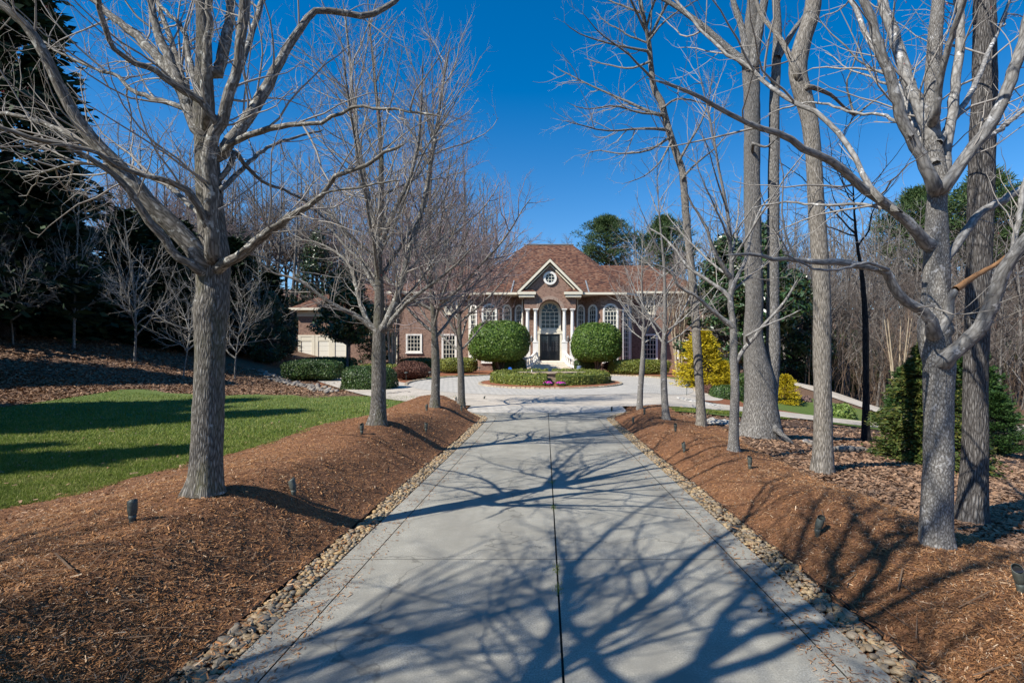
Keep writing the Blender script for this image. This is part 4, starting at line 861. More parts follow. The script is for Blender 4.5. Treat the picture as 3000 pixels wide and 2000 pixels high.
def lumpy(u, rng_seed, amp, fr=3.):
    r = np.random.default_rng(rng_seed); q = 1.0
    for k in range(4): q = q+amp*np.sin(u@r.normal(0, fr, 3)+r.uniform(0, 6))*.5
    return q
def super_pts(n, a, b, c, p, rng, seed, amp, lo=-1.):
    u = unit(rng.normal(0, 1, (int(n*1.6), 3))*np.array((b*c, a*c, a*b))**.34); u = u[u[:, 2] > lo][:n]
    r = 1/(np.abs(u)**p).sum(1)**(1/p); r = r*lumpy(u, seed, amp)
    P = u*r[:, None]; G = np.sign(u)*np.abs(P)**(p-1)/np.array((a, b, c)); return P*np.array((a, b, c)), unit(G)
def shrub(name, label, cat, x, y, w, d, h, mat, leaf, p=4., seed=1, amp=.06, dens=1.6, z0=None, stems=0, gap=0., group=None, core=.86, lo=-1., tilt=.7, yaw=0, sag=0.):
    rng = np.random.default_rng(seed); z = float(tz(x, y)) if z0 is None else z0
    t = thing(name, label, cat, (x, y, z), group, yaw)
    a, b, c = w/2, d/2, (h-gap)/2; area = 2*(w*d+(w+d)*(h-gap))*(.62 if p < 3 else .9)
    n = int(min(26000, dens*area/(leaf*leaf*.4)))
    P, N = super_pts(n, a, b, c, p, rng, seed, amp, lo); P[:, 2] -= sag*c*(1-(P[:, 2]/c)**2); P = P*(1-np.abs(rng.normal(0, .035, len(P))))[:, None]+rng.normal(0, leaf*.25, P.shape)
    V, f = leafcards(P+np.array((0, 0, gap+c)), N, leaf, rng, tilt)
    U = IVc; rr = 1/(np.abs(U)**p).sum(1)**(1/p)*lumpy(U, seed, amp); K = U*rr[:, None]*np.array((a, b, c))*core; K[:, 2] -= sag*c*(1-np.minimum(1, (K[:, 2]/c)**2)); K = K+np.array((0, 0, gap+c))
    link('foliage', mesh_from('foliage', np.vstack([V, K]), [f, IFc+len(V)], mat), t)
    if stems:
        Q = []
        for k in range(stems):
            an = rng.uniform(0, 6.3); e = np.array((a*.55*math.cos(an), b*.55*math.sin(an), gap+c*.9)); s0 = np.array((rng.normal(0, .12), rng.normal(0, .12), -.05))
            Q.append(catmull(np.array([s0, s0*.5+e*np.array((.35, .35, .45)), e]), 8))
        Q = np.array(Q); Rr = np.linspace(.075, .04, 8)[None].repeat(stems, 0)*(w/4.5)
        link('stems', batch_mesh('stems', [(Q, Rr, 7, 0)], [B_STEM], (0, 0, 0)), t)
    return t
IVc, IFc = ico(4)

def conifer(seed, H, r0, nb, per, leaf, mat, cone=1., droop=-.25, low=.05, wd=.35, trunk=.02, up=0.):
    """-> (trunk mesh, crown mesh) around the origin: boughs with sprays, uneven outline"""
    rng = np.random.default_rng(seed)
    z = H*(low+(1-low)*rng.random(nb)**1.15); az = rng.uniform(0, 2*pi, nb); rel = (z/H)
    rad = r0*np.clip((1-rel)**cone*1.06, .03, 1)*rng.uniform(.72, 1.12, nb)*(1+.16*np.sin(az*3+z*.9)+.1*np.sin(az*5-z*2.1))
    rad *= np.clip((rel-low)/.08+.55, .5, 1)
    d = np.stack([np.cos(az), np.sin(az), np.full(nb, droop)+up*rel], -1)
    st = np.stack([0*z, 0*z, z], -1)
    idx = np.repeat(np.arange(nb), per); t = rng.uniform(.35, 1, len(idx))**.7
    P = st[idx]+d[idx]*(rad[idx]*t)[:, None]; side = np.cross(unit(d[idx]), np.array((0, 0, 1.))); P += side*(rng.normal(0, .16, len(idx))*rad[idx])[:, None]+rng.normal(0, leaf*.35, P.shape)
    V, f = sprays(P, d[idx]+side*rng.normal(0, .7, len(idx))[:, None], leaf, leaf*wd, rng, .3)
    br = np.stack([st, st+d*(rad*.85)[:, None]], 1); brr = np.stack([np.full(nb, .02), np.full(nb, .008)], 1)
    TP = np.array([[[0, 0, -.3], [0, 0, H*.5], [0, 0, H*.97]]], float); TR = np.array([[H*trunk*.5, H*trunk*.3, .02]])
    tv, tf, tu = tube_arrays(TP, TR, 8); bv, bf, bu = tube_arrays(br, brr, 3)
    me_t = mesh_from('trunk', np.vstack([tv, bv]), [np.vstack([tf, bf+len(tv)])], B_OAKD, True, np.vstack([tu, bu]))
    return me_t, mesh_from('crown', V, [f], mat)
def broad(seed, H, w, nb, per, leaf, mat, low=.12, shape=.8, trunk=.025):
    """broadleaf evergreen (magnolia, holly): leaf clumps at bough ends in a rounded cone"""
    rng = np.random.default_rng(seed); rel = low+(1-low)*rng.random(nb)**1.1; az = rng.uniform(0, 2*pi, nb)
    prof = np.clip(np.minimum(((rel-low)/.18+.35), 1)*(1-rel)**shape*1.35, .08, 1); rad = w/2*prof*rng.uniform(.55, 1.1, nb)*(1+.14*np.sin(az*3+rel*14))
    tip = np.stack([rad*np.cos(az), rad*np.sin(az), rel*H], -1); idx = np.repeat(np.arange(nb), per); cs = w*.075+.12
    u = unit(rng.normal(0, 1, (len(idx), 3))); P = tip[idx]+u*(cs*rng.random(len(idx))**.4)[:, None]*np.array((1.1, 1.1, .75))
    V, f = leafcards(P, u+np.array((0, 0, .5)), leaf, rng, .6, .45)
    s0 = np.stack([0*rel, 0*rel, np.maximum(.2, rel*H-rad*.5)], -1); br = np.stack([s0, (s0+tip)/2+np.array((0, 0, .1)), tip], 1); brr = np.array([[.05, .03, .012]]).repeat(nb, 0)
    TP = np.array([[[0, 0, -.3], [0, 0, H*.5], [0, 0, H*.95]]], float); TR = np.array([[H*trunk*.5, H*trunk*.35, .02]])
    tv, tf, tu = tube_arrays(TP, TR, 8); bv, bf, bu = tube_arrays(br, brr, 4)
    return mesh_from('trunk', np.vstack([tv, bv]), [np.vstack([tf, bf+len(tv)])], B_OAKD, True, np.vstack([tu, bu])), mesh_from('crown', V, [f], mat)
def pine(seed, H, w, lo, nb, mat=None):
    rng = np.random.default_rng(seed); rel = lo+(1-lo)*rng.random(nb); az = rng.uniform(0, 2*pi, nb); t = (rel-lo)/(1-lo)
    rad = w/2*np.clip(np.sin(np.clip(t*.85+.18, 0, 1)*pi)**.7, .15, 1)*rng.uniform(.35, 1.05, nb); tip = np.stack([rad*np.cos(az), rad*np.sin(az), rel*H+rad*.25], -1)
    per = 110; idx = np.repeat(np.arange(nb), per); u = unit(rng.normal(0, 1, (len(idx), 3))); P = tip[idx]+u*(.75*rng.random(len(idx))**.5)[:, None]*np.array((1.2, 1.2, .6))
    V, f = sprays(P, u+np.array((0, 0, .5)), .42, .09, rng, .5)
    s0 = np.stack([0*rel, 0*rel, rel*H-rad*.1], -1); br = np.stack([s0, (s0+tip)/2, tip], 1); brr = np.array([[.09, .06, .02]]).repeat(nb, 0)
    TP = np.array([[[0, 0, -.3], [.1, 0, H*.5], [0, .1, H*.97]]], float); TR = np.array([[.26, .2, .05]])
    tv, tf, tu = tube_arrays(TP, TR, 8); bv, bf, bu = tube_arrays(br, brr, 4)
    return mesh_from('trunk', np.vstack([tv, bv]), [np.vstack([tf, bf+len(tv)])], B_OAKD, True, np.vstack([tu, bu])), mesh_from('crown', V, [f], mat or G_PINE)
def plant(name, label, cat, ms, x, y, s=1., rz=0., group=None, z=None, sz=None):
    t = thing(name, label, cat, (x, y, float(tz(x, y)) if z is None else z), group, rz); t.scale = (s, s, sz or s)
    link('trunk', ms[0], t); link('crown', ms[1], t); return t

LEY = [conifer(1, 24, 4.6, 620, 30, .75, G_DARK, .8, -.2, .03, .4, .03, .4), conifer(2, 15, 3.0, 460, 30, .6, G_DARK, .75, -.15, .03, .4, .03, .5)]
MAGN = [broad(3, 10, 6, 260, 60, .3, G_MAG, .3), broad(4, 9, 5.5, 240, 60, .28, G_MAG, .1, .65)]
HOL = broad(5, 8, 4.5, 260, 55, .2, G_MAG, .06, .7)
PIN = [pine(6, 23, 10, .62, 190), pine(7, 20, 8, .58, 160)]
# left: the big dark conifers
plant('cypress_tree', 'tallest dark green conifer standing on the left bank', 'tree', LEY[0], -31, 29.5, 1.05, .4)
DL_ = 'dark conifer in the shaded evergreen screen behind the left bank'
for k, (x, y, s, v) in enumerate([(-37, 39, .72, 1), (-32, 41, .66, 1), (-28.5, 40, .62, 1), (-25, 41, .6, 1), (-38, 31, 1.1, 1), (-30, 36.5, .6, 1), (-24.3, 45, .5, 1), (-26.5, 36, .5, 1), (-35, 34, .72, 1)]):
    plant('cypress_tree', DL_, 'tree', LEY[v], x, y, s*1.45 if s < .7 else s*1.25, k*1.7, 'dark conifers screening the left side', None, s)
SH_ = 'dark conifer left of the lawn, outside the picture, throwing its shade across the grass'
for k, (x, y, s, v) in enumerate([(-22.5, 7.5, 1.05, 1), (-24.5, 9.5, .95, 1), (-17.5, 2.2, .8, 1), (-19.5, 3.6, .7, 1), (-27, 11, 1.1, 1), (-34, 17, 1.2, 1), (-39, 22, .8, 0), (-31, 6, 1.2, 1), (-44, 27, .9, 0), (-38, 12, .8, 0)]):
    plant('cypress_tree', SH_, 'tree', LEY[v], x, y, s, k*1.3, 'conifers shading the lawn from the left')
# magnolias and hollies
h = hit(1030, 1062); plant('magnolia_tree', 'broad glossy magnolia in front of the garage doors', 'tree', MAGN[0], px(1018, 1000, 42)[0], 42, .92, 1)
plant('magnolia_tree', 'dark glossy magnolia between the twin oak and the house', 'tree', MAGN[1], px(2130, 1000, 37)[0], 37, 1.12, 2)
plant('magnolia_tree', 'tall dark magnolia showing on both sides of the twin oak trunks', 'tree', MAGN[0], px(2235, 1000, 35)[0], 35, 1.05, 4)
plant('magnolia_tree', 'rounded dark magnolia right of the twin oak above the second golden shrub', 'tree', MAGN[1], px(2325, 1000, 39)[0], 39, .95, .5)
plant('holly_tree', 'dark evergreen at the left end of the garage', 'tree', HOL, px(795, 1000, 40)[0], 40, .7, 1)
plant('holly_tree', 'slender evergreen left of the garage behind bare twigs', 'tree', HOL, px(715, 900, 60)[0], 60, 1.35, 2, None, None, 1.6)
plant('holly_tree', 'dark evergreen between the big magnolia and the left house window', 'tree', HOL, px(1112, 1000, 46)[0], 46, .72, 5)
plant('holly_tree', 'evergreen crown rising behind the garage roof', 'tree', HOL, px(930, 900, 62)[0], 62, 1.35, 3, None, None, 1.75)
# pines behind
for k, (p, q, Y, s, v, lab) in enumerate([(1775, 640, 76, 1., 0, 'tall pine rising behind the right roof slope'), (1945, 640, 74, 1.02, 1, 'pine top right of the roof behind the leaning trunk'), (2890, 510, 52, .98, 1, 'tall pine with light green crown at the upper right'), (3010, 545, 50, .95, 0, 'pine at the right edge above the woods'), (2690, 560, 60, .98, 1, 'pine crown showing left of the pale right maple')]):
    x = (p-VX)*Y/F; zt = HC+(VY-q)*Y/F; g = float(tz(x, Y)); H = (23, 20)[v]; s = (zt-g)/H
    plant('pine_tree', lab, 'tree', PIN[v], x, Y, s, k*2., None)
# right foreground conifers
HEM = conifer(11, 3.1, 1.3, 420, 70, .1, G_HEM, .85, -.22, .02, .45, .02, .2); ARB = conifer(12, 2.6, 1.1, 380, 70, .095, G_ARB, .6, .12, .02, .4, .02, .5)
h = hit(2672, 1372); plant('hemlock_tree', 'feathery golden green hemlock behind the pale right maple', 'tree', HEM, px(2722, 1000, h[1]+1.2)[0], h[1]+1.2, .9, .3)
h = hit(2960, 1345); plant('cedar_tree', 'bushy bright green cedar at the right edge of the leaf litter', 'tree', ARB, h[0]+.6, h[1]+1.3, .85, 1)
plant('cedar_tree', 'second bright green cedar farther back at the right edge', 'tree', ARB, h[0]+2.4, h[1]+4.5, 1.5, 2)
plant('cedar_tree', 'green cedar behind the dark furrowed trunk', 'tree', ARB, h[0]+2.2, h[1]+8.0, 1.2, 3)
PW = conifer(13, 4.4, 2.4, 300, 55, .26, G_ARB, .55, .1, .02, .35, .02, .3)
plant('white_pine', 'low spreading dark green pine between the twin oak and the wavy trunk', 'tree', PW, px(2350, 1100, 45)[0], 45, 1.1, 1)
plant('white_pine', 'dark green spreading pine beyond the black slender trunk', 'tree', PW, px(2450, 1100, 50)[0], 50, 1.2, 2)

EV_ = 'dark evergreen thicket tree low in the woods right of the house'
for k, (p, Y, v, sc_) in enumerate([(2230, 56, 0, .8), (2330, 60, 1, .8), (2420, 52, 0, .6), (2520, 58, 1, .75), (2600, 62, 0, .9), (2690, 55, 1, .7), (2780, 60, 0, .8), (2860, 50, 1, .6), (2930, 57, 0, .8), (3010, 52, 1, .75), (3080, 47, 0, .7), (2480, 66, 1, .9), (2750, 68, 0, .9)]):
    plant('holly_tree', EV_, 'tree', (HOL, MAGN[1])[v], (p-VX)*Y/F, Y, sc_, k*1.1, 'evergreen thicket in the right woods')
# shrubs and hedges: photo pixels of left, right, top, foot -> place and size
def at(l, r, top, foot, Y=None, zf=None):
    c = (l+r)/2; h = hit(c, foot) if Y is None else px(c, foot, Y)
    Y = h[1]; return h[0], Y, (r-l)*Y/F, (foot-top)*Y/F
def hedge(label, l, r, top, foot, Y, mat, leaf, depth, p=4.5, seed=1, amp=.04, name='hedge', cat='hedge', **k):
    x, Y, w, h = at(l, r, top, foot, Y); z = HC+(VY-foot)*Y/F; g = float(tz(x, Y))
    return shrub(name, label, cat, x, Y+depth/2, w, depth, h+.15, mat, leaf, p, seed, amp, z0=min(z, g+.3)-.15, **k)
hedge('big clipped dark green hedge block nearest the lawn, beside the second left maple', 985, 1140, 1073, 1158, 26.5, G_HEDGE, .085, 2.2, 3.6, 11, .05)
hedge('loose grey green hedge running left of the big clipped block', 815, 990, 1054, 1104, 33, G_HEDGE, .1, 1.6, 4, 12, .09)
hedge('olive clipped hedge behind the big clipped block', 1035, 1170, 1047, 1078, 36, G_BOX, .1, 1.6, 4, 13)
hedge('dark shaded hedge in front of the garage doors', 868, 1036, 1031, 1062, 42, G_HEDGE, .12, 1.3, 5, 14)
hedge('dark shaded hedge under the left house window', 1168, 1285, 1030, 1062, 45, G_HEDGE, .12, 1.4, 5, 15)
hedge('clipped hedge along the house between the third and fourth left maples', 1284, 1392, 1043, 1080, 42.5, G_BOX, .11, 1.8, 4.5, 16)
hedge('dark clipped hedge left of the entry steps, beneath the left topiary', 1440, 1540, 1050, 1086, 42.5, G_HEDGE, .11, 1.5, 4.5, 17)
hedge('dark clipped hedge right of the entry steps, beneath the right topiary', 1684, 1760, 1052, 1086, 43, G_HEDGE, .11, 1.5, 4.5, 18)
hedge('long clipped hedge in front of the right house wing', 1790, 1970, 1054, 1092, 41, G_BOX, .11, 1.7, 4.5, 19)
hedge('reddish twiggy barberry row left of the paved court', 1140, 1252, 1062, 1102, 34, G_BARB, .09, 1.8, 2.6, 20, .15, 'shrub', 'shrub', tilt=1.5)
hedge('purplish barberry row beneath the right bay window', 1765, 1870, 1046, 1072, 44, G_BARB, .1, 1.2, 2.6, 21, .12, 'shrub', 'shrub', tilt=1.5)
YEL = conifer(21, 3.4, 1.55, 330, 46, .2, G_YEL, .55, -.12, .02, .3, .01, .75)
for p, Y, s, lab in ((2058, 31.5, .98, 'large golden yellow shrub behind the leaning tan trunk'), (2302, 28.8, .46, 'smaller golden yellow shrub right of the twin oak'), (2116, 30.6, .52, 'second lobe of golden shrub low beside the clipped hedge')):
    plant('golden_shrub', lab, 'shrub', YEL, px(p, 1000, Y)[0], Y, s, s*7)
hedge('clipped green hedge falling away right of the golden shrub', 2092, 2196, 1128, 1200, 27.5, G_HEDGE, .09, 1.4, 4, 34, .05)
hedge('taller clipped green hedge behind the falling hedge', 2150, 2260, 1095, 1150, 32, G_HEDGE, .1, 1.5, 4, 35, .05)
hedge('rounded light green shrub by the lower drive', 2446, 2516, 1186, 1236, 26.5, G_RHO, .15, 1.2, 2.2, 36, .14, 'shrub', 'shrub', core=.7)
hedge('greyish pink twiggy shrub right of the second golden shrub', 2335, 2392, 1162, 1208, 29.5, G_AZA, .1, 1.0, 2.3, 37, .14, 'shrub', 'shrub', tilt=1.5)
hedge('small clipped box shrub beside the falling hedge', 2062, 2096, 1130, 1168, 29, G_BARB, .08, .7, 2.4, 38, .14, 'shrub', 'shrub', tilt=1.5)
# topiary domes by the steps
def dome(lab, l, r, top, low, foot, Y, seed):
    x, Y, w, _ = at(l, r, top, low, Y); z = float(tz(x, Y)); h = HC+(VY-top)*Y/F-z; gap = HC+(VY-low)*Y/F-z
    shrub('topiary_bush', lab, 'topiary', x, Y, w, w*.95, h, G_BALL, .15, 2.9, seed, .035, 2.0, z0=z, stems=7, gap=gap, core=.93, tilt=.55, sag=.1)
dome('larger clipped dome topiary on bare stems left of the entry steps', 1376, 1551, 941, 1058, 1085, 42.2, 51)
dome('smaller clipped dome topiary on bare stems right of the entry steps', 1675, 1821, 947, 1060, 1087, 42.2, 52)
# clipped ring hedge on the island, in two halves
def arc_hedge(lab, a0, a1, r, w, hgt, seed):
    rng = np.random.default_rng(seed); n = 11000; a = R(a0)+(R(a1)-R(a0))*rng.random(n); fi = rng.uniform(-.5, pi+.5, n)
    c, s = np.cos(fi), np.sin(fi); q = 1/(np.abs(c)**4+np.abs(s)**4)**.25; u = q*c*w/2; v = np.maximum(q*s*hgt, -.05)
    endc = np.minimum(a-R(a0), R(a1)-a)*r; u = u*np.clip(endc/.25+.55, 0, 1)**.4; wv = 1+.05*np.sin(a*17)+.04*np.sin(a*31+1)
    x = CX+(r+u*wv)*np.cos(a); y = IY+(r+u*wv)*np.sin(a); g = tz(x, y)+.2
    N = np.stack([c*np.cos(a), c*np.sin(a), s], -1); P = np.stack([x, y, g+v*wv], -1)+rng.normal(0, .025, (n, 3))
    V, f = leafcards(P, N, .085, rng, .7)
    aa = np.linspace(R(a0), R(a1), 60); sec = [(-w*.42, -.1), (-w*.42, hgt*.82), (-w*.3, hgt*.92), (w*.3, hgt*.92), (w*.42, hgt*.82), (w*.42, -.1)]
    K = np.array([[(CX+(r+du)*math.cos(b), IY+(r+du)*math.sin(b), float(tz(CX+(r+du)*math.cos(b), IY+(r+du)*math.sin(b)))+.2+dz) for du, dz in sec] for b in aa]).reshape(-1, 3)
    i = np.arange(60*6).reshape(60, 6); kf = np.stack([i[:-1, :-1], i[1:, :-1], i[1:, 1:], i[:-1, 1:]], -1).reshape(-1, 4); cap = np.array([i[0][[0, 1, 4, 5]], i[0][[1, 2, 3, 4]], i[-1][[0, 1, 4, 5]], i[-1][[1, 2, 3, 4]]])
    m = (a0+a1)/2; base = (CX+r*math.cos(R(m)), IY+r*math.sin(R(m)), float(tz(CX, IY)))
    t = thing('hedge', lab, 'hedge', base); link('foliage', mesh_from('foliage', np.vstack([V, K]), [np.vstack([f, kf+len(V), cap+len(V)])], G_BOX, False, None, None, base), t)
arc_hedge('left half of the low clipped ring hedge around the fountain basin', 93, 266, 3.0, 1.25, .58, 61)
arc_hedge('right half of the low clipped ring hedge around the fountain basin', -84, 87, 3.0, 1.25, .58, 62)

# ------------------------------------------------------------------ bare woods behind
def bare(seed, H, spread, nl, twig, bark, dens=(2.5, 3.5, 3), first=.3, ang=(.5, 1.1), thick=2.5, lean=.3):
    rng = np.random.default_rng(seed); n = 16; s = np.linspace(0, 1, n)
    P = np.stack([lean*np.sin(s*4+seed), lean*np.sin(s*3+2*seed), H*s-.2], -1); r = H*.0095*np.interp(s, [0, .05, .5, .8, 1], [1.25, 1, .6, .25, .05])
    zs = H*(first+(.95-first)*np.sort(rng.random(nl))); az = np.arange(nl)*2.4+rng.normal(0, .4, nl); el = rng.uniform(*ang, nl)
    d = np.stack([np.cos(az)*np.cos(el), np.sin(az)*np.cos(el), np.sin(el)], -1); ln = np.clip((H-zs)*spread*rng.uniform(.7, 1.2, nl)+.6, .8, 7); pos = np.stack([np.interp(zs, P[:, 2], P[:, i]) for i in range(3)], -1)
    lb = grow(rng, pos, d, ln, np.clip(ln*.012, .025, .12), 10, .09, .045, .25)
    b2, b3, b4 = twigs(rng, lb, dens, (.5, 2.6), .06, thick=thick)
    it = [(lb[0], lb[1], 5, 0), (b2[0], b2[1], 3, 1), (b3[0], b3[1], 3, 1)]+([(b4[0], b4[1], 3, 1)] if b4 is not None else [])
    return batch_mesh('trunk', [(P[None], r[None], 8, 0)], [bark], (0, 0, 0)), batch_mesh('crown', it, [bark, twig], (0, 0, 0))
T_BG = barkmat('woodland bark', [(.04, .035, .03), (.16, .145, .13), (.28, .26, .24)], 14, 3, .6, None, .02)
BARE = [bare(71, 18, .4, 26, B_TWIGB, T_BG), bare(72, 17, .45, 24, B_TWIGB, T_BG), bare(73, 16, .42, 28, B_TWIGP, T_BG, (2.2, 3.2, 3)), bare(74, 19, .36, 24, B_TWIG, T_BG, (2.5, 3.4, 3), .4), bare(75, 12, .5, 24, B_TWIGB, T_BG, (2.2, 3.2, 2.6), .15)]
SMALL = [bare(76, 6.5, .6, 22, B_TWIG, B_LIMB, (3, 3.6, 3), .14, (.35, .95), 1.3, .2), bare(77, 5, .75, 20, B_TWIG, B_LIMB, (3.4, 4, 3.4), .12, (.2, .8), 1.2, .25)]
rg = np.random.default_rng(77)
def wood(n, p0, p1, Y0, Y1, q0, q1, kinds, lab, grp, name='bare_tree'):
    for k in range(n):
        p = p0+(p1-p0)*(k+rg.uniform(.1, .9))/n; Y = rg.uniform(Y0, Y1); v = kinds[k % len(kinds)]; x = (p-VX)*Y/F; g = float(tz(x, Y))
        H = (18, 17, 16, 19, 12)[v]; s = (HC+(VY-rg.uniform(q0, q1))*Y/F-g)/H
        plant(name, lab, 'tree', BARE[v], x, Y, s, rg.uniform(0, 6.3), grp)
wood(26, 2260, 3060, 40, 50, 560, 680, (0, 1, 3, 4), 'thin bare tree of the grey woodland right of the house', 'bare woodland trees on the right')
wood(48, 2080, 3080, 52, 76, 540, 640, (3, 0, 1, 2), 'thin bare tree of the grey woodland right of the house', 'bare woodland trees on the right')
wood(18, 2400, 3060, 34, 44, 760, 900, (4, 4, 1), 'short bare understorey tree at the edge of the right woodland', 'bare understorey trees on the right')
wood(24, 520, 1010, 60, 76, 400, 500, (2, 3, 0), 'tall bare tree beyond the garage at left', 'bare woodland trees behind the garage')
wood(28, 980, 1450, 66, 84, 470, 620, (2, 3, 1), 'bare tree top showing over the left wing of the house', 'bare trees behind the left wing')
wood(6, 1500, 1680, 84, 100, 675, 715, (2, 4), 'bare tree top peeping over the main roof ridge', 'bare trees behind the main roof')
wood(11, 300, 660, 51, 60, 330, 440, (2, 2, 3), 'purplish bare tree behind the left bank', 'purplish bare trees behind the left bank')
wood(8, 1850, 2300, 62, 80, 560, 650, (2, 1, 4), 'bare tree behind the right wing of the house', 'bare trees behind the right wing')
for p, q, v, s, rz, lab in ((378, 1058, 0, 1.15, 0, 'pale bare dogwood on the left bank with trunk in the shade'), (228, 1025, 0, 1.2, 2, 'bare multi stemmed tree on the crest of the left bank'), (20, 1010, 1, 1.0, 1, 'low bare tree at the left edge with fine white twigs'), (545, 1112, 1, .95, 3, 'small leaning bare tree at the foot of the left bank'), (700, 1110, 1, .95, 4, 'small spreading bare tree right of the nearest left trunk'), (760, 1060, 0, 1.05, 5, 'bare dogwood in front of the evergreen at the garage')):
    h = hit(p, q); plant('bare_tree', lab, 'tree', SMALL[v], h[0], h[1], s*.95, rz, None, None, s*1.35)
# crepe myrtles: bundles of smooth stems
def myrtle(lab, p, q, Y, n, H, seed):
    rng = np.random.default_rng(seed); b = px(p, q, Y); b[2] = float(tz(b[0], b[1])); az = np.arange(n)*2*pi/n+rng.normal(0, .25, n); Q = []
    for a in az:
        sp = rng.uniform(.55, 1.0); c, s_ = math.cos(a), math.sin(a)
        Q.append(catmull(np.array([(c*.1, s_*.1, -.1), (c*.28, s_*.28, H*.2), (c*.5*sp, s_*.5*sp, H*.45), (c*1.0*sp, s_*1.0*sp, H)]), 14)+b)
    Q = np.array(Q); Rr = np.linspace(.085, .02, 14)[None].repeat(n, 0); L = np.full(n, H)
    b2 = spawn(rng, (Q, Rr, L), -1.9, .4, 1, (.25, .6), .42, (.6, 2.2), 8, .06, .08, .011); b3 = spawn(rng, b2, -3, .15, 1, (.3, .8), .5, (.3, 1), 5, .08, .1, .01)
    make_tree('crepe_myrtle', lab, 'tree', b, [(Q, Rr, 8, 0)], [(b2[0], b2[1], 4, 0), (b3[0], b3[1], 3, 0)], [B_MYR], [B_MYRT])
B_MYR = barkmat('smooth tan stems', [(.2, .15, .1), (.36, .29, .2), (.46, .4, .3)], 12, 2, .2, None, .004); B_MYRT = flat('brown fine twigs', (.17, .12, .085), .85, .1)
myrtle('tan multi stemmed crepe myrtle in front of the right wing', 1990, 1108, 37.5, 9, 6.6, 81)
myrtle('tan multi stemmed crepe myrtle in front of the left wing', 1148, 1052, 43, 6, 7.0, 82)
myrtle('orange barked crepe myrtle by the far lower drive', 2632, 1216, 33, 7, 6.0, 83)
# undergrowth of the right woods
rg = np.random.default_rng(91); n = 1800; xs = rg.uniform(17, 60, n); ys = rg.uniform(34, 62, n); ok = (xs/ys > .5); xs, ys = xs[ok], ys[ok]; n = len(xs)
st = grow(rg, np.stack([xs, ys, tz(xs, ys)-.05], -1), np.stack([rg.normal(0, .18, n), rg.normal(0, .18, n), np.ones(n)], -1), rg.uniform(1.5, 5, n), rg.uniform(.012, .03, n), 6, .08, .05)
s2 = spawn(rg, st, -2.2, .2, 1, (.3, .9), .4, (.3, 1.4), 4, .1, .08, .01)
tag(link('woodland_undergrowth', batch_mesh('woodland_undergrowth', [(st[0], st[1], 3, 0), (s2[0], s2[1], 3, 0)], [B_MYRT], (0, 0, 0))), kind='stuff')
# ------------------------------------------------------------------ the house
def m_brick(name, c1, c2, mo, bw=.225, rh=.078, ms=.011):
    k = NT(name); uv = k.n('TexCoord').outputs['UV']
    br = k.n('TexBrick', Vector=uv, Color1=c1, Color2=c2, Mortar=mo, Scale=1., Mortar__Size=ms, Brick__Width=bw, Row__Height=rh, Bias=0.)
    cell = k.n('TexWhiteNoise', Vector=k.n('VectorMath', _operation='SNAP', i0=uv, i1=(bw*.5, rh, 1)).outputs[0], _noise_dimensions='2D').outputs[0]
    c = k.mix(k.ramp(cell, [(.0, (.0,)*3), (.75, (.15,)*3), (.93, (.75,)*3)]), br.outputs[0], (.07, .04, .034))
    n = k.noise(uv, .35, 5); c = k.mix(k.math('MULTIPLY', n, .25), c, (.27, .165, .12))
    k.out('Base Color', c); k.out('Roughness', .9); k.out('Specular IOR Level', .15); k.bump(br.outputs[1], -.6, .012); return k.m
def m_shingle():
    k = NT('blended red brown shingles'); uv = k.n('TexCoord').outputs['UV']
    br = k.n('TexBrick', Vector=uv, Color1=(1, 1, 1), Color2=(.9, .9, .9), Mortar=(.35, .35, .35), Scale=1., Mortar__Size=.012, Brick__Width=.26, Row__Height=.125)
    cell = k.n('TexWhiteNoise', Vector=k.n('VectorMath', _operation='SNAP', i0=uv, i1=(.21, .125, 1)).outputs[0], _noise_dimensions='2D').outputs[0]
    big = k.noise(uv, .55, 4)
    f = k.math('ADD', k.math('MULTIPLY', cell, .7), k.math('MULTIPLY', big, .3))
    c = k.ramp(f, [(.05, (.03, .022, .023)), (.25, (.075, .038, .03)), (.45, (.135, .06, .039)), (.62, (.185, .09, .057)), (.8, (.235, .135, .088)), (.92, (.065, .05, .052))])
    c = k.mix(1., c, br.outputs[0], 'MULTIPLY'); k.out('Base Color', c); k.out('Roughness', .92); k.out('Specular IOR Level', .15); k.bump(br.outputs[1], -.5, .02); return k.m
M_BR = m_brick('red brown brick', (.225, .112, .078), (.31, .172, .122), (.3, .25, .2)); M_BR2 = m_brick('arch brick', (.3, .2, .15), (.36, .24, .18), (.4, .35, .3), .09, .3, .012)
M_SH = m_shingle(); M_CREAM = flat('cream trim', (.68, .62, .49), .55, .3, 0, .05, 2); M_WHITE = flat('white limestone', (.74, .71, .65), .6, .25, 0, .06, 3); M_MUN = flat('cream window bars', (.72, .68, .56), .5)
M_STEP = flat('pale stone steps', (.7, .63, .53), .7, .2, 0, .1, 3); M_BLK = flat('black painted metal', (.008, .008, .009), .3, .5); M_IRON = flat('grey ironwork', (.2, .2, .2), .45, .4, .4); M_LEAD = flat('grey flashing', (.22, .23, .24), .5, .4)
M_GDOOR = flat('pale garage door', (.72, .68, .58), .55)
def m_glass():
    k = NT('dark window glass'); k.out('Base Color', (.012, .016, .02)); k.out('Roughness', .04); k.out('Specular IOR Level', .4); n = k.noise(k.coord(), 1.6, 2); k.bump(n, .03, .02); return k.m
M_GL = m_glass()
XC = .42; G = 1.1
house = thing('brick_house', 'large two storey red brick house with hipped shingle roof and columned entry', 'house', (XC, 48, G))
LG = (0, 0, G)
def zp(q, Y): return HC+(VY-q)*Y/F
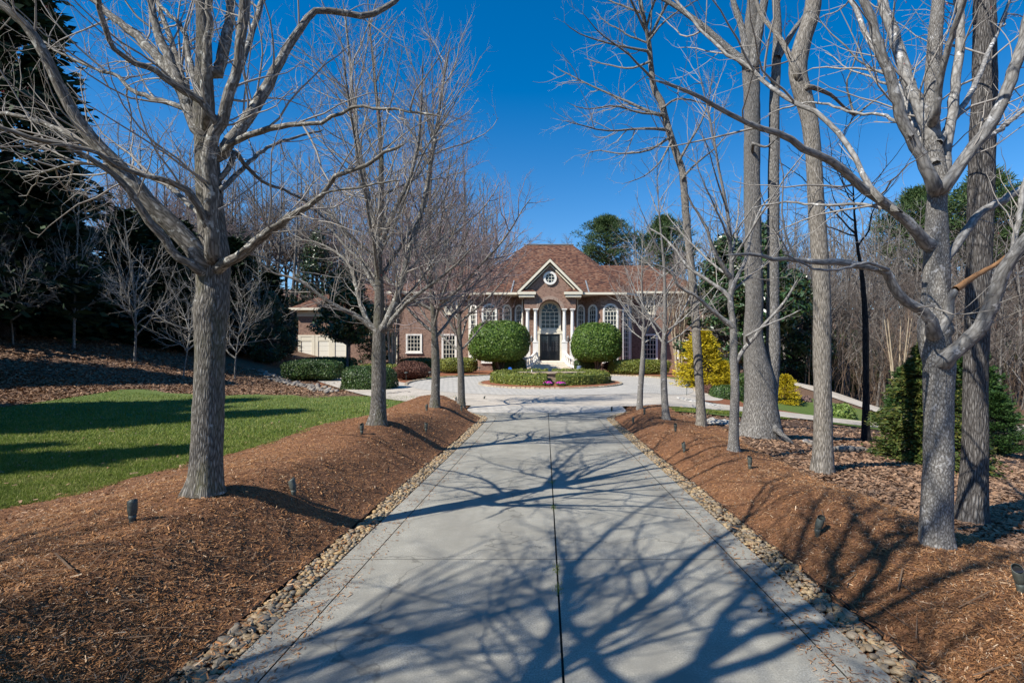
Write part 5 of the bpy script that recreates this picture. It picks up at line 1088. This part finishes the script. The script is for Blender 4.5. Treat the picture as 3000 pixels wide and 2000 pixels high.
def prof(w, h, arch, n=18, z0=0):
    """left foot, up, over the arch and down: (x, z)"""
    r = w/2
    if arch == 'round': return [(r*math.cos(a), z0+r+(h-2*r)/2+r*math.sin(a)) for a in np.linspace(-pi/2, 1.5*pi, 33)[:-1]]
    if not arch: return [(-r, z0), (-r, z0+h), (r, z0+h), (r, z0)]
    return [(-r, z0)]+[(r*math.cos(a), z0+h-r+r*math.sin(a)) for a in np.linspace(pi, 0, n)]+[(r, z0)]
def frame_xf(cx, cy, t):
    t = np.array(t, float)/np.hypot(*t); nrm = np.array((t[1], -t[0]))
    def f(V): return np.stack([cx+V[:, 0]*t[0]+V[:, 1]*-nrm[0], cy+V[:, 0]*t[1]+V[:, 1]*-nrm[1], V[:, 2]], -1)
    return f
def window(cx, cy, z0, w, h, t=(1, 0), arch=True, trim=.15, cols=3, row=.42, tm=None, sun_bars=True, proud=.09, parent=None, sill=True):
    """frame (part) > pane, muntins (sub-parts); local y points into the wall"""
    xf = frame_xf(cx, cy, t); tm = tm or M_WHITE; mb = MB(); O = prof(w, h, arch, z0=z0); I = prof(w-2*trim, h-trim-(trim if sill else .01), arch, z0=z0+(trim if sill else .01))
    n = len(O)
    b = [(x, -proud, z) for x, z in O]+[(x, -proud, z) for x, z in I]+[(x, .01, z) for x, z in O]+[(x, .03, z) for x, z in I]
    fs = []
    for i in range(n-1): fs += [(i, i+1, n+i+1, n+i), (2*n+i, 2*n+i+1, i+1, i), (n+i, n+i+1, 3*n+i+1, 3*n+i)]
    fs += [(n-1, 0, n, 2*n-1), (n, 3*n, 4*n-1, 2*n-1)]
    mb.add(b, fs)
    if sill: mb.box(-w/2-.06, w/2+.06, -proud-.07, .0, z0-.1, z0-.003)
    fr = mb.build('window', tm, house if parent is None else parent, LG, xf=xf)
    p = MB(); p.poly([(x, -.02, z) for x, z in I]); p.build('pane', M_GL, fr, LG, xf=xf)
    m = MB(); wi = w-2*trim; r = wi/2; zb = I[0][1]; zs = z0+h-trim-r if arch else z0+h-trim; bw = .045
    for k in range(cols+1):
        x = -r+wi*k/cols; bb = bw if 0 < k < cols else .06; x = min(max(x, -r+.03), r-.03); m.box(x-bb/2, x+bb/2, -.062, -.024, zb, zs)
    nr = max(1, int(round((zs-zb)/row)))
    for k in range(nr+1):
        z = zb+(zs-zb)*k/nr; bb = bw if 0 < k < nr else .07; m.box(-r+.002, r-.002, -.058, -.028, z-bb/2, z+bb/2)
    if arch:
        for a in np.linspace(pi*.18, pi*.82, 4): m.bar((r*.4*math.cos(a), -.045, zs+r*.4*math.sin(a)), (r*.97*math.cos(a), -.045, zs+r*.97*math.sin(a)), bw, .03)
        aa = np.linspace(0, pi, 13)
        for rr, w_ in ((r*.4, bw), (r*.955, .06)):
            for a, c in zip(aa[:-1], aa[1:]): m.bar((rr*math.cos(a), -.047, zs+rr*math.sin(a)), (rr*math.cos(c), -.047, zs+rr*math.sin(c)), w_, .028)
    m.build('muntins', M_MUN, fr, LG, xf=xf)
    return fr
EH = 8.2
wl = MB()
# entry pavilion: arched brick front on columns, gable above
arc_ = [(1.05*math.cos(a), 6.66+1.05*math.sin(a)) for a in np.linspace(pi-.19, .19, 25)]
P_ = [(-2.38, 6.86), (-1.031, 6.86)]+arc_[1:-1]+[(1.031, 6.86), (2.38, 6.86), (2.38, 8.3), (0, 10.78), (-2.38, 8.3)]
wl.prism([(x, -.8, z) for x, z in P_][::-1], (0, 1.38, 0))
wl.slab((-2.38, .6), (2.38, .6), .6, 8.3, .3)
RP = [(2.384, .3), (3.45, 1.35), (4.75, 0), (6.6, 0), (7.85, 1.25)]; LP = [(-x, y) for x, y in RP[::-1]]
for pts in (LP, RP):
    for a, b in zip(pts[:-1], pts[1:]): wl.slab(a, b, .6, EH, .28)
wl.slab((7.852, 1.25), (7.852, 3.0), .6, 8.75, .28); wl.slab((-7.852, 3.0), (-7.852, 1.25), .6, 8.75, .28)
wl.slab((7.86, 3.0), (15.3, 3.0), .3, 8.75, .3); wl.slab((-15.3, 3.0), (-7.86, 3.0), .3, 8.75, .3); wl.slab((15.302, 3.01), (15.302, 13), .3, 8.75, .3); wl.slab((-15.302, 13), (-15.302, 3.01), .3, 8.75, .3)
wl.slab((-25.6, 4.2), (-15.61, 4.2), .3, 7.25, .3); wl.slab((-25.602, 13), (-25.602, 4.21), .3, 7.25, .3)
wl.build('brick_walls', M_BR, house, LG)
ar = MB(); aa = np.linspace(pi-.19, .19, 26)
for a, b in zip(aa[:-1], aa[1:]):
    f = lambda r, t, y: (r*math.cos(t), y, 6.66+r*math.sin(t))
    ar.add([f(1.05, a, -.84), f(1.36, a, -.84), f(1.36, b, -.84), f(1.05, b, -.84), f(1.05, a, -.79), f(1.36, a, -.79), f(1.36, b, -.79), f(1.05, b, -.79)], [(0, 1, 2, 3), (1, 5, 6, 2), (0, 3, 7, 4)])
ar.build('brick_arch', M_BR2, house, LG)
# roofs
rf = MB(); RZ = 14.55
E = [(-8.55, .7, EH+.1), (-7.05, -.75, EH+.1), (7.05, -.75, EH+.1), (8.55, .7, EH+.1), (8.55, 14.5, EH+.1), (-8.55, 14.5, EH+.1)]; A = (-2.6, 7, RZ); B = (2.5, 7, RZ)
rf.poly([E[1], E[2], B, A]); rf.poly([E[0], E[1], A]); rf.poly([E[2], E[3], B]); rf.poly([E[3], E[4], B]); rf.poly([E[5], E[0], A]); rf.poly([E[4], E[5], A, B])
for s in (-1, 1):
    o = [(s*15.95, 2.3, 8.85), (s*6.2, 2.3, 8.85), (s*5.0, 8, 12.55), (s*10.9, 8, 12.55), (s*15.95, 13.7, 8.85), (s*6, 13.7, 8.85)]
    q = [[o[0], o[1], o[2], o[3]], [o[4], o[0], o[3]], [o[5], o[4], o[3], o[2]]]
    for f in q: rf.poly(f if s < 0 else f[::-1])
o = [(-26.3, 3.5, 7.35), (-15.4, 3.5, 7.35), (-15.4, 8.5, 10.6), (-21.5, 8.5, 10.6), (-26.3, 13.5, 7.35), (-15.4, 13.5, 7.35)]
for f in ([o[0], o[1], o[2], o[3]], [o[4], o[0], o[3]], [o[5], o[4], o[3], o[2]]): rf.poly(f)
# gable roof over the entry, small return roofs
for s in (-1, 1):
    f = [(s*3.02, -1.3, 8.42), (0, -1.3, 11.42), (0, 4.4, 11.42), (s*3.02, 4.4, 8.42)]; rf.poly(f if s > 0 else f[::-1])
    g = [(s*1.3, -1.3, 8.36), (s*2.98, -1.3, 8.36), (s*2.98, -.78, 8.72), (s*1.75, -.78, 8.72)]; rf.poly(g if s > 0 else g[::-1]); h_ = [(s*1.3, -1.3, 8.36), (s*1.75, -.78, 8.72), (s*1.3, -.78, 8.36)]; rf.poly(h_ if s > 0 else h_[::-1])
rf.build('shingle_roof', M_SH, house, LG)
cap = MB(); cap.bar((A[0]-.1, 7, RZ+.03), (B[0]+.1, 7, RZ+.03), .3, .1); 
for s in (-1, 1): cap.bar((s*3.6, -.72, 8.37), (s*3.42, .9, 9.72), .12, .06)
cap.build('flashing', M_LEAD, house, LG)
# eaves: soffits, fascias, gutters
ev = MB()
ev.add([(x, y, EH+.0) for x, y, z in E[:4]]+[(8.2, 1.6, EH), (-8.2, 1.6, EH)], [(5, 4, 3, 2, 1, 0)])
for a, b in ((E[0], E[1]), (E[1], (-3.05, -.75, EH+.1)), ((3.05, -.75, EH+.1), E[2]), (E[2], E[3])):
    a = np.array(a); b = np.array(b); ev.bar(a-(0, .03, .04), b-(0, .03, .04), .13, .2)
for s in (-1, 1):
    ev.add([(s*15.95, 2.3, 8.76), (s*6.2, 2.3, 8.76), (s*6.2, 3.2, 8.76), (s*15.95, 3.2, 8.76)], [(0, 1, 2, 3)]); ev.bar((s*15.98, 2.27, 8.8), (s*6.2, 2.27, 8.8), .13, .2); ev.bar((s*15.98, 2.2, 8.8), (s*15.98, 13.7, 8.8), .13, .2)
ev.add([(-26.3, 3.5, 7.26), (-15.4, 3.5, 7.26), (-15.4, 4.3, 7.26), (-26.3, 4.3, 7.26)], [(0, 1, 2, 3)]); ev.bar((-26.33, 3.47, 7.3), (-15.4, 3.47, 7.3), .14, .22); ev.bar((-26.33, 3.4, 7.3), (-26.33, 13.5, 7.3), .14, .22)
ev.box(-25.7, -15.4, 4.1, 4.2, 6.6, 7.25)
ev.build('eaves', M_CREAM, house, LG)
gb = MB()
for s in (-1, 1):
    # rake board, its soffit, frieze on the wall
    d = np.array((s*3.0, 0, -3.0)); 
    gb.prism([(0, -1.28, 11.36), (s*3.0, -1.28, 8.36), (s*2.72, -1.28, 8.36), (0, -1.28, 11.08)], (0, .1, 0))
    gb.add([(0, -1.18, 11.2), (s*2.9, -1.18, 8.3), (s*2.9, -.8, 8.3), (0, -.8, 11.2)], [(0, 1, 2, 3)])
    gb.prism([(0, -.86, 10.98), (s*2.6, -.86, 8.38), (s*2.45, -.86, 8.38), (0, -.86, 10.83)], (0, .06, 0))
    x0, x1 = sorted((s*1.3, s*2.98)); gb.box(x0, x1, -1.3, -.8, 8.12, 8.35); x0, x1 = sorted((s*1.42, s*2.86)); gb.box(x0, x1, -1.2, -.8, 7.88, 8.118)
    x0, x1 = sorted((s*2.385, s*2.86)); gb.box(x0, x1, -.798, .5, 7.88, 8.33)
gb.build('gable_trim', M_CREAM, house, LG)
dp = MB()
for s in (-1, 1):
    for x, y, z1 in ((2.6, .22, 8.1), (7.75, 1.0, 8.1), (15.2, 2.9, 8.7)): dp.bar((s*x, y, .9), (s*x, y, z1), .1, .08)
dp.build('downpipe', M_CREAM, house, LG)
# windows
def fw(a, b, w, h=5.5, z0=1.92, **k):
    m = ((a[0]+b[0])/2, (a[1]+b[1])/2); return window(m[0], m[1], z0, w, h, (b[0]-a[0], b[1]-a[1]), **k)
for pts in (LP, RP):
    for (a, b) in zip(pts[:-1], pts[1:]): fw(a, b, 1.45 if abs(a[1]-b[1]) < .1 else 1.12, cols=4 if abs(a[1]-b[1]) < .1 else 3)
for s in (-1, 1):
    window(s*9.8, 3.0, 6.75, 1.35, 1.85, arch=True, cols=4, row=.36, tm=M_CREAM); window(s*10, 3.0, 2.15, 1.5, 2.6, arch=False, cols=4, row=.42)
    window(s*13.5, 3.0, 2.35 if s > 0 else 2.9, 1.6, 1.85, arch=False, cols=4, row=.4)
window(0, .6, 4.95, 2.08, 2.78, arch=True, trim=.19, cols=4, row=.36, tm=M_CREAM, proud=.16)
# round window
ro = MB(); aa = np.linspace(0, 2*pi, 33); zc = 9.66
for a, b in zip(aa[:-1], aa[1:]):
    f = lambda r, t, y: (r*math.cos(t), y, zc+r*math.sin(t))
    ro.add([f(.62, a, -.95), f(.62, b, -.95), f(.42, b, -.95), f(.42, a, -.95), f(.62, a, -.79), f(.62, b, -.79), f(.42, b, -.79), f(.42, a, -.79)], [(3, 2, 1, 0), (0, 1, 5, 4), (2, 3, 7, 6)])
row_ = ro.build('round_window', M_WHITE, house, LG)
g_ = MB(); g_.poly([(.43*math.cos(a), -.82, zc+.43*math.sin(a)) for a in aa[:-1]][::-1]); g_.build('pane', M_GL, row_, LG)
m = MB()
for k in (-.14, .14):
    e = math.sqrt(.42**2-k*k); m.box(k-.018, k+.018, -.86, -.825, zc-e, zc+e); m.box(-e, e, -.858, -.827, zc+k-.018, zc+k+.018)
m.build('muntins', M_MUN, row_, LG)
# door
ds = MB(); ds.box(-1.15, -.95, .42, .6, 2.08, 4.6); ds.box(.95, 1.15, .42, .6, 2.08, 4.6); ds.box(-1.2, 1.2, .38, .6, 4.602, 4.85); ds.build('door_surround', M_CREAM, house, LG)
for s in (-1, 1):
    x0, x1 = sorted((s*.005, s*.948)); d = MB(); d.box(x0, x1, .5, .58, 2.08, 4.6); d.box(x0+.1, x1-.1, .48, .5, 2.2, 2.75)
    dr = d.build('door', M_BLK, house, LG)
    gp = MB(); gp.poly([(x0+.16, .495, 2.95), (x1-.16, .495, 2.95), (x1-.16, .495, 4.4), (x0+.16, .495, 4.4)]); gp.build('pane', M_GL, dr, LG)
    ig = MB(); xm_ = (x0+x1)/2
    for k in range(5): x = x0+.2+(x1-x0-.4)*k/4; ig.box(x-.008, x+.008, .465, .48, 2.95, 4.4)
    for zc_ in np.linspace(3.1, 4.25, 6):
        for q in (-1, 1):
            an = np.linspace(0, 1.75*pi, 12); pts = [(xm_+q*(.14+.1*(1-.05*i)*math.cos(a)), .46, zc_+.1*(1-.05*i)*math.sin(a)) for i, a in enumerate(an)]
            for a, b in zip(pts[:-1], pts[1:]): ig.bar(a, b, .014)
    ig.build('iron_grille', M_IRON, dr, LG)
    h_ = MB(); h_.bar((s*.07, .44, 3.0), (s*.07, .44, 3.4), .025); h_.build('handle', M_LEAD, dr, LG)
# porch, columns, steps, balustrades
pf = MB(); pf.box(-2.55, 2.55, -1.2, .6, .8, 2.075); pf.build('porch', M_STEP, house, LG)
for x in (-2.07, -1.33, 1.33, 2.07):
    pd = MB(); pd.box(x-.25, x+.25, -.95, -.45, 2.078, 3.72); pd.box(x-.28, x+.28, -.98, -.42, 3.722, 3.82); pd.box(x-.28, x+.28, -.98, -.42, 2.08, 2.22); p_ = pd.build('pedestal', M_WHITE, house, LG)
    c = MB(); c.lathe((x, -.7, 0), [(.21, 3.822), (.21, 3.9), (.17, 3.95), (.172, 4.6), (.165, 5.6), (.14, 6.5), (.14, 6.56), (.17, 6.58), (.17, 6.62), (.145, 6.64), (.2, 6.72), (.2, 6.75)], 20); c.box(x-.24, x+.24, -.94, -.46, 6.752, 6.857); c.build('column', M_WHITE, house, LG, smooth=False)
st = MB(); ns = 5
for k in range(ns):
    z = 2.075-.165*(k+1); y1 = -1.2-.42*k; y0 = y1-.42; w0 = 1.2+.17*(k+1); w1 = 1.2+.17*k
    st.add([(-w0, y0, .7), (w0, y0, .7), (w1, y1-.002, .7), (-w1, y1-.002, .7), (-w0, y0, z), (w0, y0, z), (w1, y1-.002, z), (-w1, y1-.002, z)], [(4, 5, 6, 7), (0, 1, 5, 4), (1, 2, 6, 5), (3, 0, 4, 7)])
    st.add([(-w0-.02, y0-.03, z-.05), (w0+.02, y0-.03, z-.05), (w0, y0+.02, z-.05), (-w0, y0+.02, z-.05), (-w0-.02, y0-.03, z+.003), (w0+.02, y0-.03, z+.003), (w0, y0+.02, z+.003), (-w0, y0+.02, z+.003)], [(4, 5, 6, 7), (0, 1, 5, 4), (0, 3, 2, 1), (1, 2, 6, 5), (3, 0, 4, 7)])
st.build('steps', M_STEP, house, LG)
for s in (-1, 1):
    bl = MB(); rail = catmull(np.array([(s*1.32, -1.0, 2.9), (s*1.5, -1.7, 2.62), (s*1.75, -2.5, 2.35), (s*2.2, -3.2, 2.2)]), 12)
    for a, b in zip(rail[:-1], rail[1:]): bl.bar(a, b, .2, .12); bl.bar(a-(0, 0, .72), b-(0, 0, .72), .24, .16)
    for p in rail[1:-1:2]: bl.lathe((p[0], p[1], p[2]-.66), [(.06, 0), (.045, .06), (.085, .2), (.05, .4), (.045, .52), (.06, .6)], 10)
    bl.box(s*2.28-.24, s*2.28+.24, -3.5, -3.02, .7, 2.26); bl.box(s*2.28-.29, s*2.28+.29, -3.55, -2.97, 2.262, 2.36)
    bl.build('balustrade', M_WHITE, house, LG)
    la = MB(); x = s*1.72; la.box(x-.05, x+.05, .5, .6, 3.9, 4.3); la.bar((x, .5, 4.2), (x, .3, 4.25), .03)
    la.lathe((x, .3, 3.85), [(.05, 0), (.09, .05), (.13, .38), (.15, .4), (.04, .55), (.015, .66)], 8); la.build('wall_lantern', M_IRON, house, LG)
# garage doors
for x in (-24.75, -23.0, -21.3):
    tr_ = MB(); tr_.box(x-.85, x-.55, 4.08, 4.2, 1.0, 4.55); tr_.box(x+.55, x+.85, 4.08, 4.2, 1.0, 4.55); tr_.box(x-.85, x+.85, 4.07, 4.2, 4.552, 4.72); tr_.box(x-.549, x+.549, 4.1, 4.2, 4.1, 4.55); f = tr_.build('garage_door', M_CREAM, house, LG)
    g2 = MB()
    for k in range(6): g2.box(x-.549, x+.549, 4.14, 4.2, 1.1+.5*k, 1.1+.5*k+.488)
    g2.build('door_panels', M_GDOOR, f, LG)

# ------------------------------------------------------------------ fountain and small things
M_FIELD = flat('brown fieldstone', (.24, .18, .13), .9, .2, 0, .45, 5, .6); M_RIM = flat('tan stone rim', (.4, .31, .23), .85, .2, 0, .25, 4, .3); M_WATER = flat('dark basin water', (.02, .025, .025), .06, .6)
fx, fy = CX+.1, IY; fz = float(tz(fx, fy))+.15
ft = thing('fountain', 'round stone fountain basin inside the clipped ring hedge', 'fountain', (fx, fy, fz))
b = MB(); b.lathe((0, 0, -.1), [(1.95, 0), (1.95, .62), (1.7, .62), (1.7, .35)], 48, False); b.build('basin_wall', M_FIELD, ft)
b = MB(); b.lathe((0, 0, .521), [(1.66, 0), (1.66, .08), (2.08, .08), (2.08, 0)], 48, False); b.build('rim', M_RIM, ft)
b = MB(); b.poly([(1.69*math.cos(a), 1.69*math.sin(a), .4) for a in np.linspace(0, 2*pi, 49)[:-1]]); b.build('water', M_WATER, ft)
b = MB(); b.lathe((-1.2, -1.3, .4), [(.025, 0), (.025, .35), (.01, .36)], 8); b.build('spout', M_WHITE, ft)
b = MB(); b.box(-.45, .35, -2.6, -1.97, -.25, .3); b.build('stone_pier', M_FIELD, ft)
M_MAG = leafmat('magenta petals', [(.5, .03, .35), (.65, .07, .5), (.4, .02, .25), (.75, .2, .6)], .6, .2)
for p, q, lab in ((1605, 1130, 'magenta flower clump left of centre at the island edge'), (1643, 1131, 'magenta flower clump right of centre at the island edge')):
    Y = 27.65; x = (p-VX)*Y/F; z = float(tz(x, Y))+.2; t = thing('flower_clump', lab, 'flowers', (x, Y, z)); rng = np.random.default_rng(p)
    P, N = super_pts(200, .26, .22, .1, 2, rng, 1, .1, -.2); V, f = leafcards(P+np.array((0, 0, .06)), N, .1, rng); link('leaves', mesh_from('leaves', V, [f], G_HEDGE), t)
    P, N = super_pts(230, .25, .2, .12, 2, rng, 2, .1, .1); V, f = leafcards(P+np.array((0, 0, .1)), N, .06, rng, .5, .9); link('blossoms', mesh_from('blossoms', V, [f], M_MAG), t)
# bullet uplights in the mulch
M_UP = flat('weathered green grey metal', (.075, .085, .075), .5, .35, .1, .3, 30); M_LENS = flat('dark lens', (.02, .02, .022), .15, .6)
def uplight_meshes():
    b = MB(); b.lathe((0, 0, -.08), [(.016, 0), (.018, .06), (.024, .08), (.03, .14), (.034, .165)], 14); stem = b.build('stem', M_UP, None, smooth=True)
    h = MB(); n = 16; prof_ = [(.026, 0), (.034, .015), (.04, .05), (.041, .1), (.04, .12)]
    h.lathe((0, 0, 0), prof_, n, False); c = [(.04*math.cos(2*pi*i/n), .04*math.sin(2*pi*i/n), .12+.045*(1+math.cos(2*pi*i/n+.6))*.5) for i in range(n)]; d = [(.036*math.cos(2*pi*i/n), .036*math.sin(2*pi*i/n), .118+.045*(1+math.cos(2*pi*i/n+.6))*.5) for i in range(n)]
    r = [(.04*math.cos(2*pi*i/n), .04*math.sin(2*pi*i/n), .12) for i in range(n)]
    h.add(r+c+d, [(i, (i+1) % n, n+(i+1) % n, n+i) for i in range(n)]+[(n+i, n+(i+1) % n, 2*n+(i+1) % n, 2*n+i) for i in range(n)]); hd = h.build('lamp_head', M_UP, None, smooth=True)
    l = MB(); l.poly([(.0385*math.cos(2*pi*i/n), .0385*math.sin(2*pi*i/n), .128) for i in range(n)]); le = l.build('lens', M_LENS, None)
    me = [o.data for o in (stem, hd, le)]
    for o in (stem, hd, le): bpy.data.objects.remove(o)
    return me
UM = uplight_meshes()
UPS = [(388, 1532, zl, .0, 0, 'bullet uplight nearest on the left mulch berm, left of the big maple'), (860, 1452, zl, -.28, 1.2, 'bullet uplight tilted toward the big maple, on its right side'), (1060, 1272, zl, 0, 2, 'bullet uplight just left of the second left maple'), (1248, 1264, zl, .15, 3, 'bullet uplight right of the second left maple'),
       (1250, 1204, zl, 0, 1, 'bullet uplight just left of the third left maple'), (1352, 1205, zl, 0, 2, 'bullet uplight right of the third left maple, on the berm'), (1336, 1176, zl, 0, 0, 'bullet uplight by the foot of the fourth left maple'), (1418, 1172, zl, .3, 1, 'bullet uplight on the end of the left berm'),
       (2395, 1570, zr, .3, 1.5, 'bullet uplight tilted, in the right mulch left of the pale maple'), (2197, 1373, zr, 0, 2.6, 'bullet uplight right of the second pale young tree'), (2005, 1325, zr, -.2, 1, 'bullet uplight near the stones left of the second pale young tree'), (1979, 1264, zr, 0, 2, 'bullet uplight below the third pale young tree'), (1855, 1240, zr, 0, 0, 'bullet uplight low on the right berm below the fourth young tree'),
       (1888, 1214, zr, 0, 0, 'bullet uplight beside the fourth pale young tree'), (1792, 1205, zr, .2, 0, 'bullet uplight at the tip of the right berm'), (2990, 1735, zr, -.35, 2, 'large looking bullet uplight cut off by the right edge of the picture')]
for p, q, fn, tilt, rz, lab in UPS:
    h = hit(p, q, fn); t = thing('landscape_uplight', lab, 'spotlight', (h[0], h[1], h[2]-.01), 'bullet uplights in the mulch', rz)
    s = .82
    t.scale = (s, s, s)
    for me, nm in zip(UM, ('stem', 'lamp_head')):
        o = link(nm, me, t)
        if nm == 'lamp_head': o.location = (0, 0, .08); o.rotation_euler = (tilt, 0, 0); l = link('lens', UM[2], o)
# mushroom path lights round the court
b = MB(); b.lathe((0, 0, -.05), [(.014, 0), (.014, .52)], 8); o = b.build('post', M_UP, None); PM = o.data; bpy.data.objects.remove(o)
b = MB(); b.lathe((0, 0, .45), [(.04, 0), (.13, .02), (.1, .06), (.02, .1)], 14); o = b.build('shade', M_UP, None, smooth=True); PS = o.data; bpy.data.objects.remove(o)
for p, q, Y, lab in ((1190, 1108, 33.5, 'mushroom path light in the bed below the barberry row'), (1260, 1105, 34, 'mushroom path light at the left kerb of the court'), (1404, 1090, 41.5, 'mushroom path light left of the larger dome topiary'), (1811, 1092, 41.3, 'mushroom path light right of the smaller dome topiary'), (2012, 1155, 26.8, 'mushroom path light at the right kerb of the court')):
    x = (p-VX)*Y/F; t = thing('path_light', lab, 'path light', (x, Y, float(tz(x, Y))+.04), 'mushroom path lights'); t.scale = (1.1,)*3
    link('post', PM, t); link('shade', PS, t)
# blue yard sign, blue grey ornament, green utility box
Y = 38.; x = (1494-VX)*Y/F; z = float(tz(x, Y)); t = thing('yard_sign', 'small blue octagonal yard sign on a stake behind the island hedge', 'sign', (x, Y, z))
b = MB(); b.box(-.012, .012, 0, .02, 0, .55); b.build('stake', M_LEAD, t)
b = MB(); b.prism([(.15*math.cos(a+pi/8), -.02, .62+.15*math.sin(a+pi/8)) for a in np.arange(8)*pi/4], (0, .018, 0)); b.build('sign_face', flat('blue sign face', (.02, .12, .5), .5), t)
x = (1697-VX)*41./F; z = float(tz(x, 41.)); t = thing('garden_ornament', 'blue grey upright garden ornament right of the entry steps', 'ornament', (x, 41., z)); b = MB(); b.lathe((0, 0, 0), [(.16, 0), (.2, .06), (.13, .12), (.2, .3), (.24, .5), (.17, .64), (.2, .7), (.18, .72)], 16); b.build('body', flat('blue grey glaze', (.13, .17, .25), .35, .5, 0, .3, 8), t, smooth=True)
b = MB(); b.lathe((0, 0, .72), [(.18, 0), (.15, .02), (.06, .05)], 16); b.build('lid', flat('blue grey lid', (.11, .14, .2), .4), t, smooth=True)
h = hit(978, 1112); t = thing('utility_box', 'small dark green utility box left of the clipped hedge block', 'utility box', (h[0], h[1]-.3, float(tz(h[0], h[1]-.3)))); b = MB(); b.box(-.18, .18, -.15, .15, -.05, .32); b.build('cabinet', flat('utility green', (.02, .05, .03), .5), t, bevel=.02); b = MB(); b.prism([(-.2, -.17, .322), (.2, -.17, .322), (.2, -.17, .36), (-.2, -.17, .36)], (0, .34, 0)); b.build('lid', flat('utility lid green', (.025, .06, .035), .5), t, bevel=.01)
